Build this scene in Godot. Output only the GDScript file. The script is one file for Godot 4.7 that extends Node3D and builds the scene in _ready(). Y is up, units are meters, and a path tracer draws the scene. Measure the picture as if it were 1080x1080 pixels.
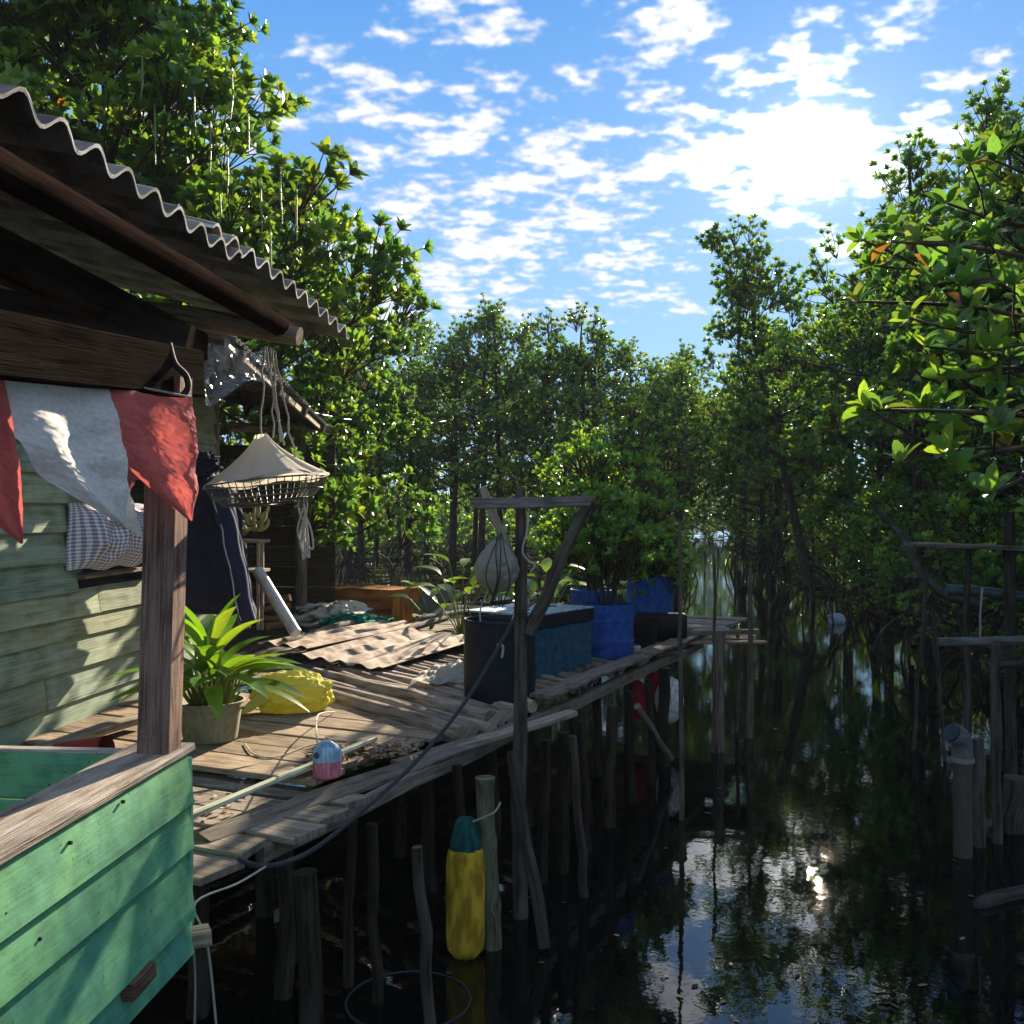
extends Node3D
# A stilt shack and its jetty in a mangrove creek. Metres, y up, camera looks along -Z; water at y = 0.
const F := 1060.0          # lens: focal length in units of 1/1080 of the picture's height
const EYE := 2.6           # height of the lens above the water
const DECK := 1.1          # height of the jetty above the water
var M := {}
var used := {}
var rng := RandomNumberGenerator.new()

class Geo:
	var v := PackedVector3Array()
	var n := PackedVector3Array()
	var t := PackedVector2Array()
	var c := PackedColorArray()
	var i := PackedInt32Array()
	func vert(p: Vector3, nn: Vector3, uv: Vector2, col: Color) -> int:
		v.append(p); n.append(nn); t.append(uv); c.append(col)
		return v.size() - 1
	func tri(a: int, b: int, d: int) -> void:      # counter-clockwise from outside
		i.append(a); i.append(d); i.append(b)
	func quad(a: int, b: int, d: int, e: int) -> void:
		tri(a, b, d); tri(a, d, e)
	func flat(pts: Array, uvs: Array, col: Color) -> void:   # a flat polygon, fan
		var nn: Vector3 = (pts[1] - pts[0]).cross(pts[2] - pts[0]).normalized()
		var ids := []
		for k in pts.size():
			ids.append(vert(pts[k], nn, uvs[k], col))
		for k in range(1, pts.size() - 1):
			tri(ids[0], ids[k], ids[k + 1])
	func into(m: ArrayMesh, mat: Material, shift := Vector3.ZERO) -> ArrayMesh:
		if v.is_empty():
			return m
		var a := []
		a.resize(Mesh.ARRAY_MAX)
		var vv := v
		if shift != Vector3.ZERO:
			vv = v.duplicate()
			for k in vv.size():
				vv[k] -= shift
		a[Mesh.ARRAY_VERTEX] = vv
		a[Mesh.ARRAY_NORMAL] = n
		a[Mesh.ARRAY_TEX_UV] = t
		a[Mesh.ARRAY_COLOR] = c
		a[Mesh.ARRAY_INDEX] = i
		m.add_surface_from_arrays(Mesh.PRIMITIVE_TRIANGLES, a)
		m.surface_set_material(m.get_surface_count() - 1, mat)
		return m

# ------------------------------------------------------------------ small helpers
func P(px: float, py: float, d: float) -> Vector3:
	return Vector3(d * (px - 540.0) / F, EYE + d * (540.0 - py) / F, -d)
func G(px: float, py: float, y: float) -> Vector3:
	return P(px, py, (EYE - y) * F / (py - 540.0))
func D(px: float, py: float) -> Vector3:
	return G(px, py, DECK)
func r(a: float, b: float) -> float:
	return rng.randf_range(a, b)
func rv(s: float) -> Vector3:
	return Vector3(r(-s, s), r(-s, s), r(-s, s))
func lin(a: float, b: float, c: float) -> Color:
	return Color(a, b, c)
func tone(c: Color, k: float) -> Color:
	return Color(c.r * k, c.g * k, c.b * k)

func numbered(called: String) -> String:
	var k: int = used.get(called, 0)
	used[called] = k + 1
	return called if k == 0 else "%s_%03d" % [called, k]
func meta(o: Node, label: String, category: String, group := "", kind := "") -> void:
	if label: o.set_meta("label", label)
	if category: o.set_meta("category", category)
	if group: o.set_meta("group", group)
	if kind: o.set_meta("kind", kind)
func thing(called: String, label: String, category: String, at: Vector3, group := "") -> Node3D:
	var o := Node3D.new()
	o.name = numbered(called)
	add_child(o)
	o.position = at
	meta(o, label, category, group)
	return o
func org(o: Node) -> Vector3:
	var p := Vector3.ZERO
	while o is Node3D and o != self:
		p += o.position
		o = o.get_parent()
	return p
func part(parent: Node, called: String, g: Geo, mat: Material) -> MeshInstance3D:
	var o := MeshInstance3D.new()
	o.name = called
	o.mesh = g.into(ArrayMesh.new(), mat, org(parent))
	parent.add_child(o, true)
	return o
func whole(called: String, g: Geo, mat: Material, label: String, category: String, at: Vector3, group := "") -> MeshInstance3D:
	var o := MeshInstance3D.new()
	o.name = numbered(called)
	add_child(o)
	o.position = at
	o.mesh = g.into(ArrayMesh.new(), mat, at)
	meta(o, label, category, group)
	return o

# ------------------------------------------------------------------ shapes
func tube(g: Geo, pts: Array, rad: Array, sides: int, col := Color.WHITE, caps := true, lump := 0.0, us := 1.0) -> void:
	var m := pts.size()
	var T: Vector3 = (pts[1] - pts[0]).normalized()
	var N: Vector3 = T.cross(Vector3(0.31, 0.9, 0.27) if absf(T.y) < 0.9 else Vector3(1, 0.1, 0.2)).normalized()
	var rows := []
	var along := rng.randf() * 3.0
	var v0 := rng.randf()
	for k in m:
		var a: Vector3 = pts[maxi(k - 1, 0)]
		var b: Vector3 = pts[mini(k + 1, m - 1)]
		T = (b - a).normalized()
		N = (N - T * N.dot(T)).normalized()
		var B := T.cross(N)
		if k > 0: along += (pts[k] - pts[k - 1]).length()
		var row := []
		var rr: float = rad[mini(k, rad.size() - 1)]
		var wob := []
		for s in sides: wob.append(1.0 + r(-lump, lump))
		for s in sides + 1:
			var ang := TAU * s / sides
			var dir := N * cos(ang) + B * sin(ang)
			row.append(g.vert(pts[k] + dir * rr * wob[s % sides], dir, Vector2(along * us, v0 + rr * ang * 2.2 * us + 0.0), col))
		rows.append(row)
	for k in m - 1:
		for s in sides:
			g.quad(rows[k][s], rows[k][s + 1], rows[k + 1][s + 1], rows[k + 1][s])
	if caps:
		for e in [0, m - 1]:
			var nn: Vector3 = (pts[1] - pts[0]).normalized() * -1.0 if e == 0 else (pts[m - 1] - pts[m - 2]).normalized()
			var ids := []
			for s in sides:
				ids.append(g.vert(g.v[rows[e][s]], nn, Vector2(g.v[rows[e][s]].x, g.v[rows[e][s]].y + g.v[rows[e][s]].z), col))
			for s in range(1, sides - 1):
				if e == 0: g.tri(ids[0], ids[s + 1], ids[s])
				else: g.tri(ids[0], ids[s], ids[s + 1])

func bent(a: Vector3, b: Vector3, k: int, wander: float) -> Array:      # a line with small kinks
	var out := [a]
	for q in range(1, k):
		out.append(a.lerp(b, float(q) / k) + rv(wander))
	out.append(b)
	return out
func sag(a: Vector3, b: Vector3, k: int, drop: float) -> Array:
	var out := []
	for q in k + 1:
		var f := float(q) / k
		out.append(a.lerp(b, f) - Vector3(0, drop * 4.0 * f * (1.0 - f), 0))
	return out
func smooth(pts: Array, k := 6) -> Array:
	var cv := Curve3D.new()
	for q in pts.size():
		var a: Vector3 = pts[maxi(q - 1, 0)]
		var b: Vector3 = pts[mini(q + 1, pts.size() - 1)]
		var h: Vector3 = (b - a) / 6.0
		cv.add_point(pts[q], -h, h)
	var out := []
	for q in (pts.size() - 1) * k + 1:
		out.append(cv.samplef(float(q) / k))
	return out

func board(g: Geo, a: Vector3, b: Vector3, up: Vector3, w: float, th: float, col := Color.WHITE, segs := 2, warp := 0.004, slant := 0.0) -> void:
	# a sawn board from a to b (centre line), w across, th along up, with small chamfers
	var T := (b - a).normalized()
	var S := T.cross(up).normalized()
	var U := S.cross(T).normalized()
	var L := (b - a).length()
	var ch := minf(0.006, th * 0.28)
	var hw := w * 0.5
	var ht := th * 0.5
	var prof := [Vector2(-hw + ch, -ht), Vector2(hw - ch, -ht), Vector2(hw, -ht + ch), Vector2(hw, ht - ch), Vector2(hw - ch, ht), Vector2(-hw + ch, ht), Vector2(-hw, ht - ch), Vector2(-hw, -ht + ch)]
	var u0 := rng.randf() * 4.0
	var v0 := rng.randf() * 4.0
	var rings := []
	for k in segs + 1:
		var f := float(k) / segs
		var off := U * r(-warp, warp) + S * r(-warp, warp) * 0.6
		var ring := []
		for q in 8:
			var end := 0.0
			if k == 0: end = slant * prof[q].x / w + r(-0.004, 0.004)
			if k == segs: end = -slant * prof[q].x / w + r(-0.004, 0.004)
			ring.append(a + T * (L * f + end) + S * prof[q].x + U * prof[q].y + off)
		rings.append(ring)
	var per := 0.0
	for q in 8:
		var q2 := (q + 1) % 8
		var e := prof[q2] - prof[q] as Vector2
		var nn := (S * e.y - U * e.x).normalized()
		for k in segs:
			var f0 := u0 + L * k / segs
			var f1 := u0 + L * (k + 1) / segs
			var i0 := g.vert(rings[k][q], nn, Vector2(f0, v0 + per), col)
			var i1 := g.vert(rings[k][q2], nn, Vector2(f0, v0 + per + e.length()), col)
			var i2 := g.vert(rings[k + 1][q2], nn, Vector2(f1, v0 + per + e.length()), col)
			var i3 := g.vert(rings[k + 1][q], nn, Vector2(f1, v0 + per), col)
			g.quad(i0, i3, i2, i1) if (rings[k][q2] - rings[k][q]).cross(rings[k + 1][q] - rings[k][q]).dot(nn) < 0.0 else g.quad(i0, i1, i2, i3)
		per += e.length()
	for e in [0, segs]:
		var nn2 := -T if e == 0 else T
		var ids := []
		for q in 8:
			ids.append(g.vert(rings[e][q], nn2, Vector2(u0 + prof[q].y, v0 + prof[q].x), tone(col, 0.9)))
		var flip := ((rings[e][1] - rings[e][0]) as Vector3).cross(rings[e][3] - rings[e][0]).dot(nn2) < 0.0
		for q in range(1, 7):
			if flip: g.tri(ids[0], ids[q + 1], ids[q])
			else: g.tri(ids[0], ids[q], ids[q + 1])

func plank(parent: Node, called: String, a: Vector3, b: Vector3, up: Vector3, w: float, th: float, mat: Material, col := Color.WHITE, segs := 2, warp := 0.004, slant := 0.0) -> MeshInstance3D:
	var g := Geo.new()
	board(g, a, b, up, w, th, col, segs, warp, slant)
	return part(parent, called, g, mat)
func pole(parent: Node, called: String, pts: Array, rad: Array, mat: Material, col := Color.WHITE, sides := 8, lump := 0.06) -> MeshInstance3D:
	var g := Geo.new()
	tube(g, pts, rad, sides, col, true, lump)
	return part(parent, called, g, mat)

func lathe(g: Geo, at: Vector3, prof: Array, segs: int, col := Color.WHITE, axis := Vector3.UP, dent := 0.0) -> void:
	# prof: [radius, height] from the bottom up the outside; give the inside as well for open vessels
	var X := axis.cross(Vector3(0.2, 0.1, 0.97)).normalized()
	var Z := X.cross(axis).normalized()
	var rows := []
	var along := 0.0
	var nz := []
	for s in segs: nz.append(r(-dent, dent))
	for k in prof.size():
		var p0: Array = prof[maxi(k - 1, 0)]
		var p1: Array = prof[mini(k + 1, prof.size() - 1)]
		var e := Vector2(p1[0] - p0[0], p1[1] - p0[1]).normalized()
		if k > 0: along += Vector2(prof[k][0] - prof[k - 1][0], prof[k][1] - prof[k - 1][1]).length()
		var row := []
		for s in segs + 1:
			var ang := TAU * s / segs
			var dir := X * cos(ang) + Z * sin(ang)
			row.append(g.vert(at + dir * prof[k][0] * (1.0 + nz[s % segs]) + axis * prof[k][1], (dir * e.y - axis * e.x).normalized(), Vector2(ang * 0.3, along), col))
		rows.append(row)
	for k in prof.size() - 1:
		for s in segs:
			var nn: Vector3 = g.n[rows[k][s]] + g.n[rows[k + 1][s]]
			var a: Vector3 = g.v[rows[k][s]]
			var c1: Vector3 = (g.v[rows[k][s + 1]] - a).cross(g.v[rows[k + 1][s + 1]] - a) + (g.v[rows[k + 1][s + 1]] - a).cross(g.v[rows[k + 1][s]] - a)
			if c1.dot(nn) >= 0.0: g.quad(rows[k][s], rows[k][s + 1], rows[k + 1][s + 1], rows[k + 1][s])
			else: g.quad(rows[k][s], rows[k + 1][s], rows[k + 1][s + 1], rows[k][s + 1])

func grid(g: Geo, nu: int, nv: int, f: Callable, uvs: Vector2, col := Color.WHITE, back := false) -> void:
	# f(u, v) -> point; normals from differences
	var ids := []
	var e := 0.002
	for a in nu + 1:
		var row := []
		for b in nv + 1:
			var u := float(a) / nu
			var w := float(b) / nv
			var du: Vector3 = f.call(minf(u + e, 1.0), w) - f.call(maxf(u - e, 0.0), w)
			var dv: Vector3 = f.call(u, minf(w + e, 1.0)) - f.call(u, maxf(w - e, 0.0))
			var nn := du.cross(dv).normalized() * (-1.0 if back else 1.0)
			row.append(g.vert(f.call(u, w), nn, Vector2(u * uvs.x, w * uvs.y), col))
		ids.append(row)
	for a in nu:
		for b in nv:
			if back: g.quad(ids[a][b], ids[a][b + 1], ids[a + 1][b + 1], ids[a + 1][b])
			else: g.quad(ids[a][b], ids[a + 1][b], ids[a + 1][b + 1], ids[a][b + 1])

func sheet(g: Geo, o: Vector3, along: Vector3, across: Vector3, pitch: float, depth: float, th: float, bow: Callable, nl := 8, col := Color.WHITE, phase := 0.0, cut := Color(-1, 0, 0)) -> void:
	# a corrugated sheet: waves run along «along» and repeat across «across»
	var wide := across.length()
	if cut.r < 0.0: cut = col
	var up := across.cross(along).normalized()
	if up.y < 0.0: up = -up
	var nw := int(ceil(wide / pitch * 10.0))
	var top := func(u: float, w: float) -> Vector3:
		return o + along * u + across * w + up * (sin((w * wide / pitch + phase) * TAU) * depth * 0.5) + bow.call(u, w)
	var low := func(u: float, w: float) -> Vector3:
		return top.call(u, w) - up * th
	var turn := along.cross(across).dot(up) < 0.0
	var uv := Vector2(along.length(), wide)
	grid(g, nl, nw, top, uv, col, turn)
	grid(g, nl, nw, low, uv, col, not turn)
	for side in [0.0, 1.0]:
		for b in nw:
			var w0 := float(b) / nw
			var w1 := float(b + 1) / nw
			var q := [top.call(side, w0), top.call(side, w1), low.call(side, w1), low.call(side, w0)]
			if ((q[1] - q[0]) as Vector3).cross(q[2] - q[0]).dot(along) * (1.0 if side > 0.5 else -1.0) < 0.0: q.reverse()
			g.flat(q, [Vector2(side, w0), Vector2(side, w1), Vector2(side + 0.02, w1), Vector2(side + 0.02, w0)], cut)
		for b in nl:
			var u0 := float(b) / nl
			var u1 := float(b + 1) / nl
			var q := [top.call(u0, side), top.call(u1, side), low.call(u1, side), low.call(u0, side)]
			if ((q[1] - q[0]) as Vector3).cross(q[2] - q[0]).dot(across) * (1.0 if side > 0.5 else -1.0) < 0.0: q.reverse()
			g.flat(q, [Vector2(u0, side), Vector2(u1, side), Vector2(u1, side + 0.02), Vector2(u0, side + 0.02)], cut)

func leaf(g: Geo, at: Vector3, dir: Vector3, face: Vector3, len: float, wid: float, segs: int, col: Color, curl := 0.25, fold := 0.25) -> void:
	# an elliptic leaf with a folded midrib: segs rows
	var T := dir.normalized()
	var S := T.cross(face).normalized()
	var U := S.cross(T).normalized()
	var prev := []
	for k in segs + 1:
		var f := float(k) / segs
		var hw := wid * 0.5 * pow(sin(PI * pow(f, 0.88)), 0.62) if k > 0 and k < segs else 0.0
		var mid := at + T * len * f - U * (curl * len * f * f)
		var nn := (U + T * curl * 2.0 * f).normalized()
		var up := U * hw * fold * 2.0
		if k == 0 or k == segs:
			prev.append([g.vert(mid, nn, Vector2(f, 0.5), col)])
		else:
			prev.append([g.vert(mid - S * hw + up, (nn + S * fold).normalized(), Vector2(f, 0), col), g.vert(mid, nn, Vector2(f, 0.5), col), g.vert(mid + S * hw + up, (nn - S * fold).normalized(), Vector2(f, 1), col)])
	# along T with S to the right and U up: counter-clockwise from above is right, forward, left
	for k in segs:
		var a: Array = prev[k]
		var b: Array = prev[k + 1]
		if k == 0:
			g.tri(a[0], b[1], b[0]); g.tri(a[0], b[2], b[1])
		elif k == segs - 1:
			g.tri(a[0], a[1], b[0]); g.tri(a[1], a[2], b[0])
		else:
			g.quad(a[0], a[1], b[1], b[0]); g.quad(a[1], a[2], b[2], b[1])

# ------------------------------------------------------------------ textures and materials
func noise_bytes(seed_: int, freq: float, w: int, h: int, ow: int, oh: int, oct := 4, ridged := false) -> PackedByteArray:
	var fn := FastNoiseLite.new()
	fn.seed = seed_
	fn.noise_type = FastNoiseLite.TYPE_SIMPLEX_SMOOTH
	fn.frequency = freq
	fn.fractal_type = FastNoiseLite.FRACTAL_RIDGED if ridged else FastNoiseLite.FRACTAL_FBM
	fn.fractal_octaves = oct
	var im := fn.get_seamless_image(w, h, false, false, 0.2, true)
	im.convert(Image.FORMAT_L8)
	if ow != w or oh != h: im.resize(ow, oh, Image.INTERPOLATE_CUBIC)
	return im.get_data()
func from_bytes(data: PackedByteArray, w: int, h: int, rgb_: bool) -> ImageTexture:
	return ImageTexture.create_from_image(Image.create_from_data(w, h, false, Image.FORMAT_RGB8 if rgb_ else Image.FORMAT_L8, data))

func wood_maps(seed_: int, dark: Color, mid: Color, light: Color, stain: float, cracks: float) -> Array:
	# [colour, height]; u runs with the grain. Colours here are multipliers near one, in linear light
	var w := 1024
	var h := 512
	var fine := noise_bytes(seed_, 0.09, 40, 512, w, h, 3)
	var broad := noise_bytes(seed_ + 1, 0.03, 48, 256, w, h, 3)
	var crack := noise_bytes(seed_ + 2, 0.05, 56, 512, w, h, 2, true)
	var blot := noise_bytes(seed_ + 3, 0.012, 512, 256, w, h, 5)
	var speck := noise_bytes(seed_ + 4, 0.12, w, h, w, h, 3)
	var rgbs := PackedByteArray(); rgbs.resize(w * h * 3)
	var hs := PackedByteArray(); hs.resize(w * h)
	var ramp := []
	for k in 256:
		var f := k / 255.0
		var c := dark.lerp(mid, f * 2.0) if f < 0.5 else mid.lerp(light, f * 2.0 - 1.0)
		c = c.linear_to_srgb()
		ramp.append([int(clampf(c.r, 0, 1) * 255), int(clampf(c.g, 0, 1) * 255), int(clampf(c.b, 0, 1) * 255)])
	for k in w * h:
		var x := 128.0 + (fine[k] - 128) * 0.7 + (broad[k] - 128) * 0.5 + (blot[k] - 128) * stain + (speck[k] - 128) * 0.35
		var ck := maxf(0.0, crack[k] - 205.0) * cracks
		x -= ck
		var q := clampi(int(x), 0, 255)
		var cc: Array = ramp[q]
		rgbs[k * 3] = cc[0]; rgbs[k * 3 + 1] = cc[1]; rgbs[k * 3 + 2] = cc[2]
		hs[k] = clampi(int(128.0 + (fine[k] - 128) * 0.7 + (speck[k] - 128) * 0.2 - ck * 1.2), 0, 255)
	return [from_bytes(rgbs, w, h, true), from_bytes(hs, w, h, false)]

func paint_map(seed_: int) -> Array:
	# old brushed paint: green drifting to teal in large patches, faint brush marks, chalky bloom, scratches and small dirt marks
	var w := 1024
	var h := 512
	var drift := noise_bytes(seed_, 0.006, 512, 256, w, h, 3)
	var brush := noise_bytes(seed_ + 1, 0.08, 40, 512, w, h, 3)
	var bloom := noise_bytes(seed_ + 2, 0.02, 512, 256, w, h, 5)
	var speck := noise_bytes(seed_ + 3, 0.1, w, h, w, h, 3)
	var im := Image.create(w, h, false, Image.FORMAT_RGB8)
	var hs := PackedByteArray(); hs.resize(w * h)
	for y in h:
		for x in w:
			var k := y * w + x
			var f := clampf(0.5 + (drift[k] - 128) / 90.0 + (bloom[k] - 128) / 260.0, 0.0, 1.0)
			var c := Color(0.80, 0.87, 0.90).lerp(Color(1.0, 0.97, 0.84), f)
			var v := 0.93 + (brush[k] - 128) / 900.0 + (bloom[k] - 128) / 520.0 + (speck[k] - 128) / 1100.0
			if speck[k] > 214: v *= 0.72
			c = Color(c.r * v, c.g * v, c.b * v).linear_to_srgb()
			im.set_pixel(x, y, c)
			hs[k] = clampi(128 + (brush[k] - 128) / 3 + (speck[k] - 128) / 4, 0, 255)
	var q := RandomNumberGenerator.new()
	q.seed = seed_
	for s in 34:      # scratches
		var p := Vector2(q.randf() * w, q.randf() * h)
		var dir := Vector2(q.randf_range(0.6, 1.0), q.randf_range(-0.7, 0.7)).normalized()
		var light := q.randf() < 0.6
		for e in q.randi_range(20, 120):
			p += dir
			dir = dir.rotated(q.randf_range(-0.05, 0.05))
			var c := im.get_pixel(posmod(int(p.x), w), posmod(int(p.y), h))
			im.set_pixel(posmod(int(p.x), w), posmod(int(p.y), h), c.lerp(Color(0.85, 0.92, 0.88) if light else Color(0.3, 0.36, 0.32), 0.35))
	for s in 26:      # chips down to the wood
		var p := Vector2(q.randf() * w, q.randf() * h)
		for e in q.randi_range(12, 60):
			p += Vector2(q.randf_range(-1.6, 1.6), q.randf_range(-1.2, 1.2))
			im.set_pixel(posmod(int(p.x), w), posmod(int(p.y), h), Color(0.42, 0.36, 0.3))
	return [ImageTexture.create_from_image(im), from_bytes(hs, w, h, false)]

func blotch_map(seed_: int, freq: float, lo: Color, hi: Color, contrast: float, sz := 512, fine := 0.3) -> Array:
	var a := noise_bytes(seed_, freq, sz, sz, sz, sz, 5)
	var b := noise_bytes(seed_ + 9, 0.15, sz, sz, sz, sz, 3)
	var rgbs := PackedByteArray(); rgbs.resize(sz * sz * 3)
	var hs := PackedByteArray(); hs.resize(sz * sz)
	for k in sz * sz:
		var f := clampf(0.5 + ((a[k] - 128) * contrast + (b[k] - 128) * fine) / 128.0, 0.0, 1.0)
		var c := lo.lerp(hi, f).linear_to_srgb()
		rgbs[k * 3] = int(c.r * 255); rgbs[k * 3 + 1] = int(c.g * 255); rgbs[k * 3 + 2] = int(c.b * 255)
		hs[k] = b[k]
	return [from_bytes(rgbs, sz, sz, true), from_bytes(hs, sz, sz, false)]

func mat(called: String, col: Color, rough: float, maps := [], uv := Vector3.ONE, bump := 0.0, vcol := true) -> StandardMaterial3D:
	var m := StandardMaterial3D.new()
	m.resource_name = called
	m.albedo_color = col.linear_to_srgb()
	m.roughness = rough
	m.metallic_specular = 0.45
	m.vertex_color_use_as_albedo = vcol
	if maps.size():
		m.albedo_texture = maps[0]
		m.uv1_scale = uv
		if bump > 0.0:
			m.heightmap_enabled = true
			m.heightmap_texture = maps[1]
			m.heightmap_scale = bump
	M[called] = m
	return m

func leaf_mat(called: String, back: Color, rough: float, blot: Array) -> StandardMaterial3D:
	var m := mat(called, Color.WHITE, rough, blot, Vector3(1, 1, 1))
	m.backlight_enabled = true
	m.backlight = back.linear_to_srgb()
	m.metallic_specular = 0.5
	return m

func make_materials() -> void:
	var weather := wood_maps(11, lin(0.24, 0.21, 0.18), lin(0.68, 0.65, 0.62), lin(1, 1, 1), 0.55, 2.6)
	var old := wood_maps(31, lin(0.2, 0.17, 0.14), lin(0.62, 0.58, 0.54), lin(1, 0.98, 0.95), 0.8, 2.2)
	var paint := paint_map(51)
	var pale := wood_maps(71, lin(0.42, 0.4, 0.34), lin(0.78, 0.76, 0.7), lin(1, 1, 1), 0.7, 1.6)
	var cement := blotch_map(91, 0.012, lin(0.45, 0.43, 0.4), lin(1, 1, 1), 1.1)
	var soft := blotch_map(111, 0.01, lin(0.72, 0.72, 0.72), lin(1, 1, 1), 1.0)
	var leafy := blotch_map(131, 0.02, lin(0.72, 0.76, 0.6), lin(1, 1, 1), 0.9, 256)
	mat("weathered_wood", lin(1.0, 0.97, 0.93), 0.85, weather, Vector3(0.6, 3.4, 1), 0.4)
	mat("old_log", lin(0.95, 0.95, 0.95), 0.88, old, Vector3(0.4, 1.6, 1), 0.6)
	mat("green_paint", Color.WHITE, 0.6, paint, Vector3(0.9, 1.6, 1), 0.10)
	M.green_paint.metallic_specular = 0.3
	mat("pale_paint", Color.WHITE, 0.7, pale, Vector3(0.45, 1.6, 1), 0.25)
	for q in ["weathered_wood", "old_log", "pale_paint"]: M[q].metallic_specular = 0.15
	mat("dark_wood", lin(1, 1, 1), 0.95, weather, Vector3(0.6, 3.4, 1), 0.3)
	M.dark_wood.specular_mode = BaseMaterial3D.SPECULAR_DISABLED  # dark roof timbers: no specular, tint given per timber
	mat("cement_sheet", Color.WHITE, 0.9, cement, Vector3(0.6, 0.6, 1), 0.15)
	mat("plastic", Color.WHITE, 0.42, soft, Vector3(1.5, 1.5, 1), 0.03)
	var worn := blotch_map(191, 0.016, lin(0.5, 0.56, 0.62), lin(1, 1, 1), 1.3, 512, 0.7)
	mat("worn_plastic", Color.WHITE, 0.55, worn, Vector3(1.2, 1.2, 1), 0.05)
	M.worn_plastic.metallic_specular = 0.3
	mat("dull_plastic", Color.WHITE, 0.62, soft, Vector3(1.5, 1.5, 1), 0.03)
	M.dull_plastic.metallic_specular = 0.22
	mat("matte", Color.WHITE, 0.85, soft, Vector3(2, 2, 1), 0.06)
	mat("rope", Color.WHITE, 0.9, soft, Vector3(30, 5, 1), 0.3)
	mat("bark", Color.WHITE, 0.9, old, Vector3(0.5, 1.2, 1), 0.9)
	M.bark.metallic_specular = 0.2
	M.cement_sheet.metallic_specular = 0.2
	mat("mud", Color.WHITE, 0.95, blotch_map(151, 0.01, lin(0.5, 0.5, 0.5), lin(1, 1, 1), 1.0), Vector3(0.5, 0.5, 1), 2.0)
	M.mud.specular_mode = BaseMaterial3D.SPECULAR_DISABLED
	mat("iron", Color.WHITE, 0.5, soft, Vector3(3, 3, 1))
	M.iron.metallic = 0.7
	leaf_mat("mangrove_leaf", lin(1.0, 1.0, 0.55), 0.36, leafy)
	leaf_mat("garden_leaf", lin(1.0, 1.0, 0.35), 0.34, leafy)
	var weave := blotch_map(171, 0.02, lin(0.82, 0.82, 0.82), lin(1, 1, 1), 0.8, 512, 0.5)
	mat("cloth", Color.WHITE, 0.92, weave, Vector3(3, 3, 1), 0.12)
	M.cloth.backlight_enabled = true
	M.cloth.backlight = Color(0.65, 0.65, 0.65).linear_to_srgb()
	mat("heavy_cloth", Color.WHITE, 0.95, weave, Vector3(5, 5, 1), 0.15)
	mat("net", Color.WHITE, 0.9, weave, Vector3(8, 8, 1), 0.2)
	M.net.backlight_enabled = true
	M.net.backlight = Color(0.75, 0.75, 0.75).linear_to_srgb()
	# checked cotton: print
	var gh := Image.create(64, 64, false, Image.FORMAT_RGB8)
	for y in 64:
		for x in 64:
			var a := 1 if (x % 16) < 8 else 0
			var b := 1 if (y % 16) < 8 else 0
			var c: Color = [lin(0.76, 0.71, 0.72), lin(0.46, 0.40, 0.47), lin(0.17, 0.15, 0.24)][a + b]
			gh.set_pixel(x, y, c.linear_to_srgb())
	mat("checked_cloth", Color.WHITE, 0.9, [ImageTexture.create_from_image(gh), weave[1]], Vector3(8, 8, 1), 0.1)
	# clear film
	var film := StandardMaterial3D.new()
	film.resource_name = "clear_film"
	film.transparency = BaseMaterial3D.TRANSPARENCY_ALPHA
	film.albedo_color = Color(0.4, 0.42, 0.45, 0.2)
	film.roughness = 0.16
	M["clear_film"] = film
	# water: near-black, still, faint ripples
	var wt := StandardMaterial3D.new()
	wt.resource_name = "water"
	wt.albedo_color = lin(0.0018, 0.0025, 0.0024).linear_to_srgb()
	wt.roughness = 0.018
	wt.metallic_specular = 0.52
	wt.uv1_triplanar = true
	wt.uv1_world_triplanar = true
	wt.uv1_scale = Vector3(0.55, 0.55, 0.55)
	var fn := FastNoiseLite.new()
	fn.seed = 5
	fn.noise_type = FastNoiseLite.TYPE_SIMPLEX_SMOOTH
	fn.frequency = 0.011
	fn.fractal_octaves = 4
	fn.fractal_gain = 0.5
	var him := fn.get_seamless_image(1024, 1024, false, false, 0.15, true)
	him.convert(Image.FORMAT_L8)
	wt.heightmap_enabled = true
	wt.heightmap_texture = ImageTexture.create_from_image(him)
	wt.heightmap_scale = 0.038
	M["water"] = wt

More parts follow.
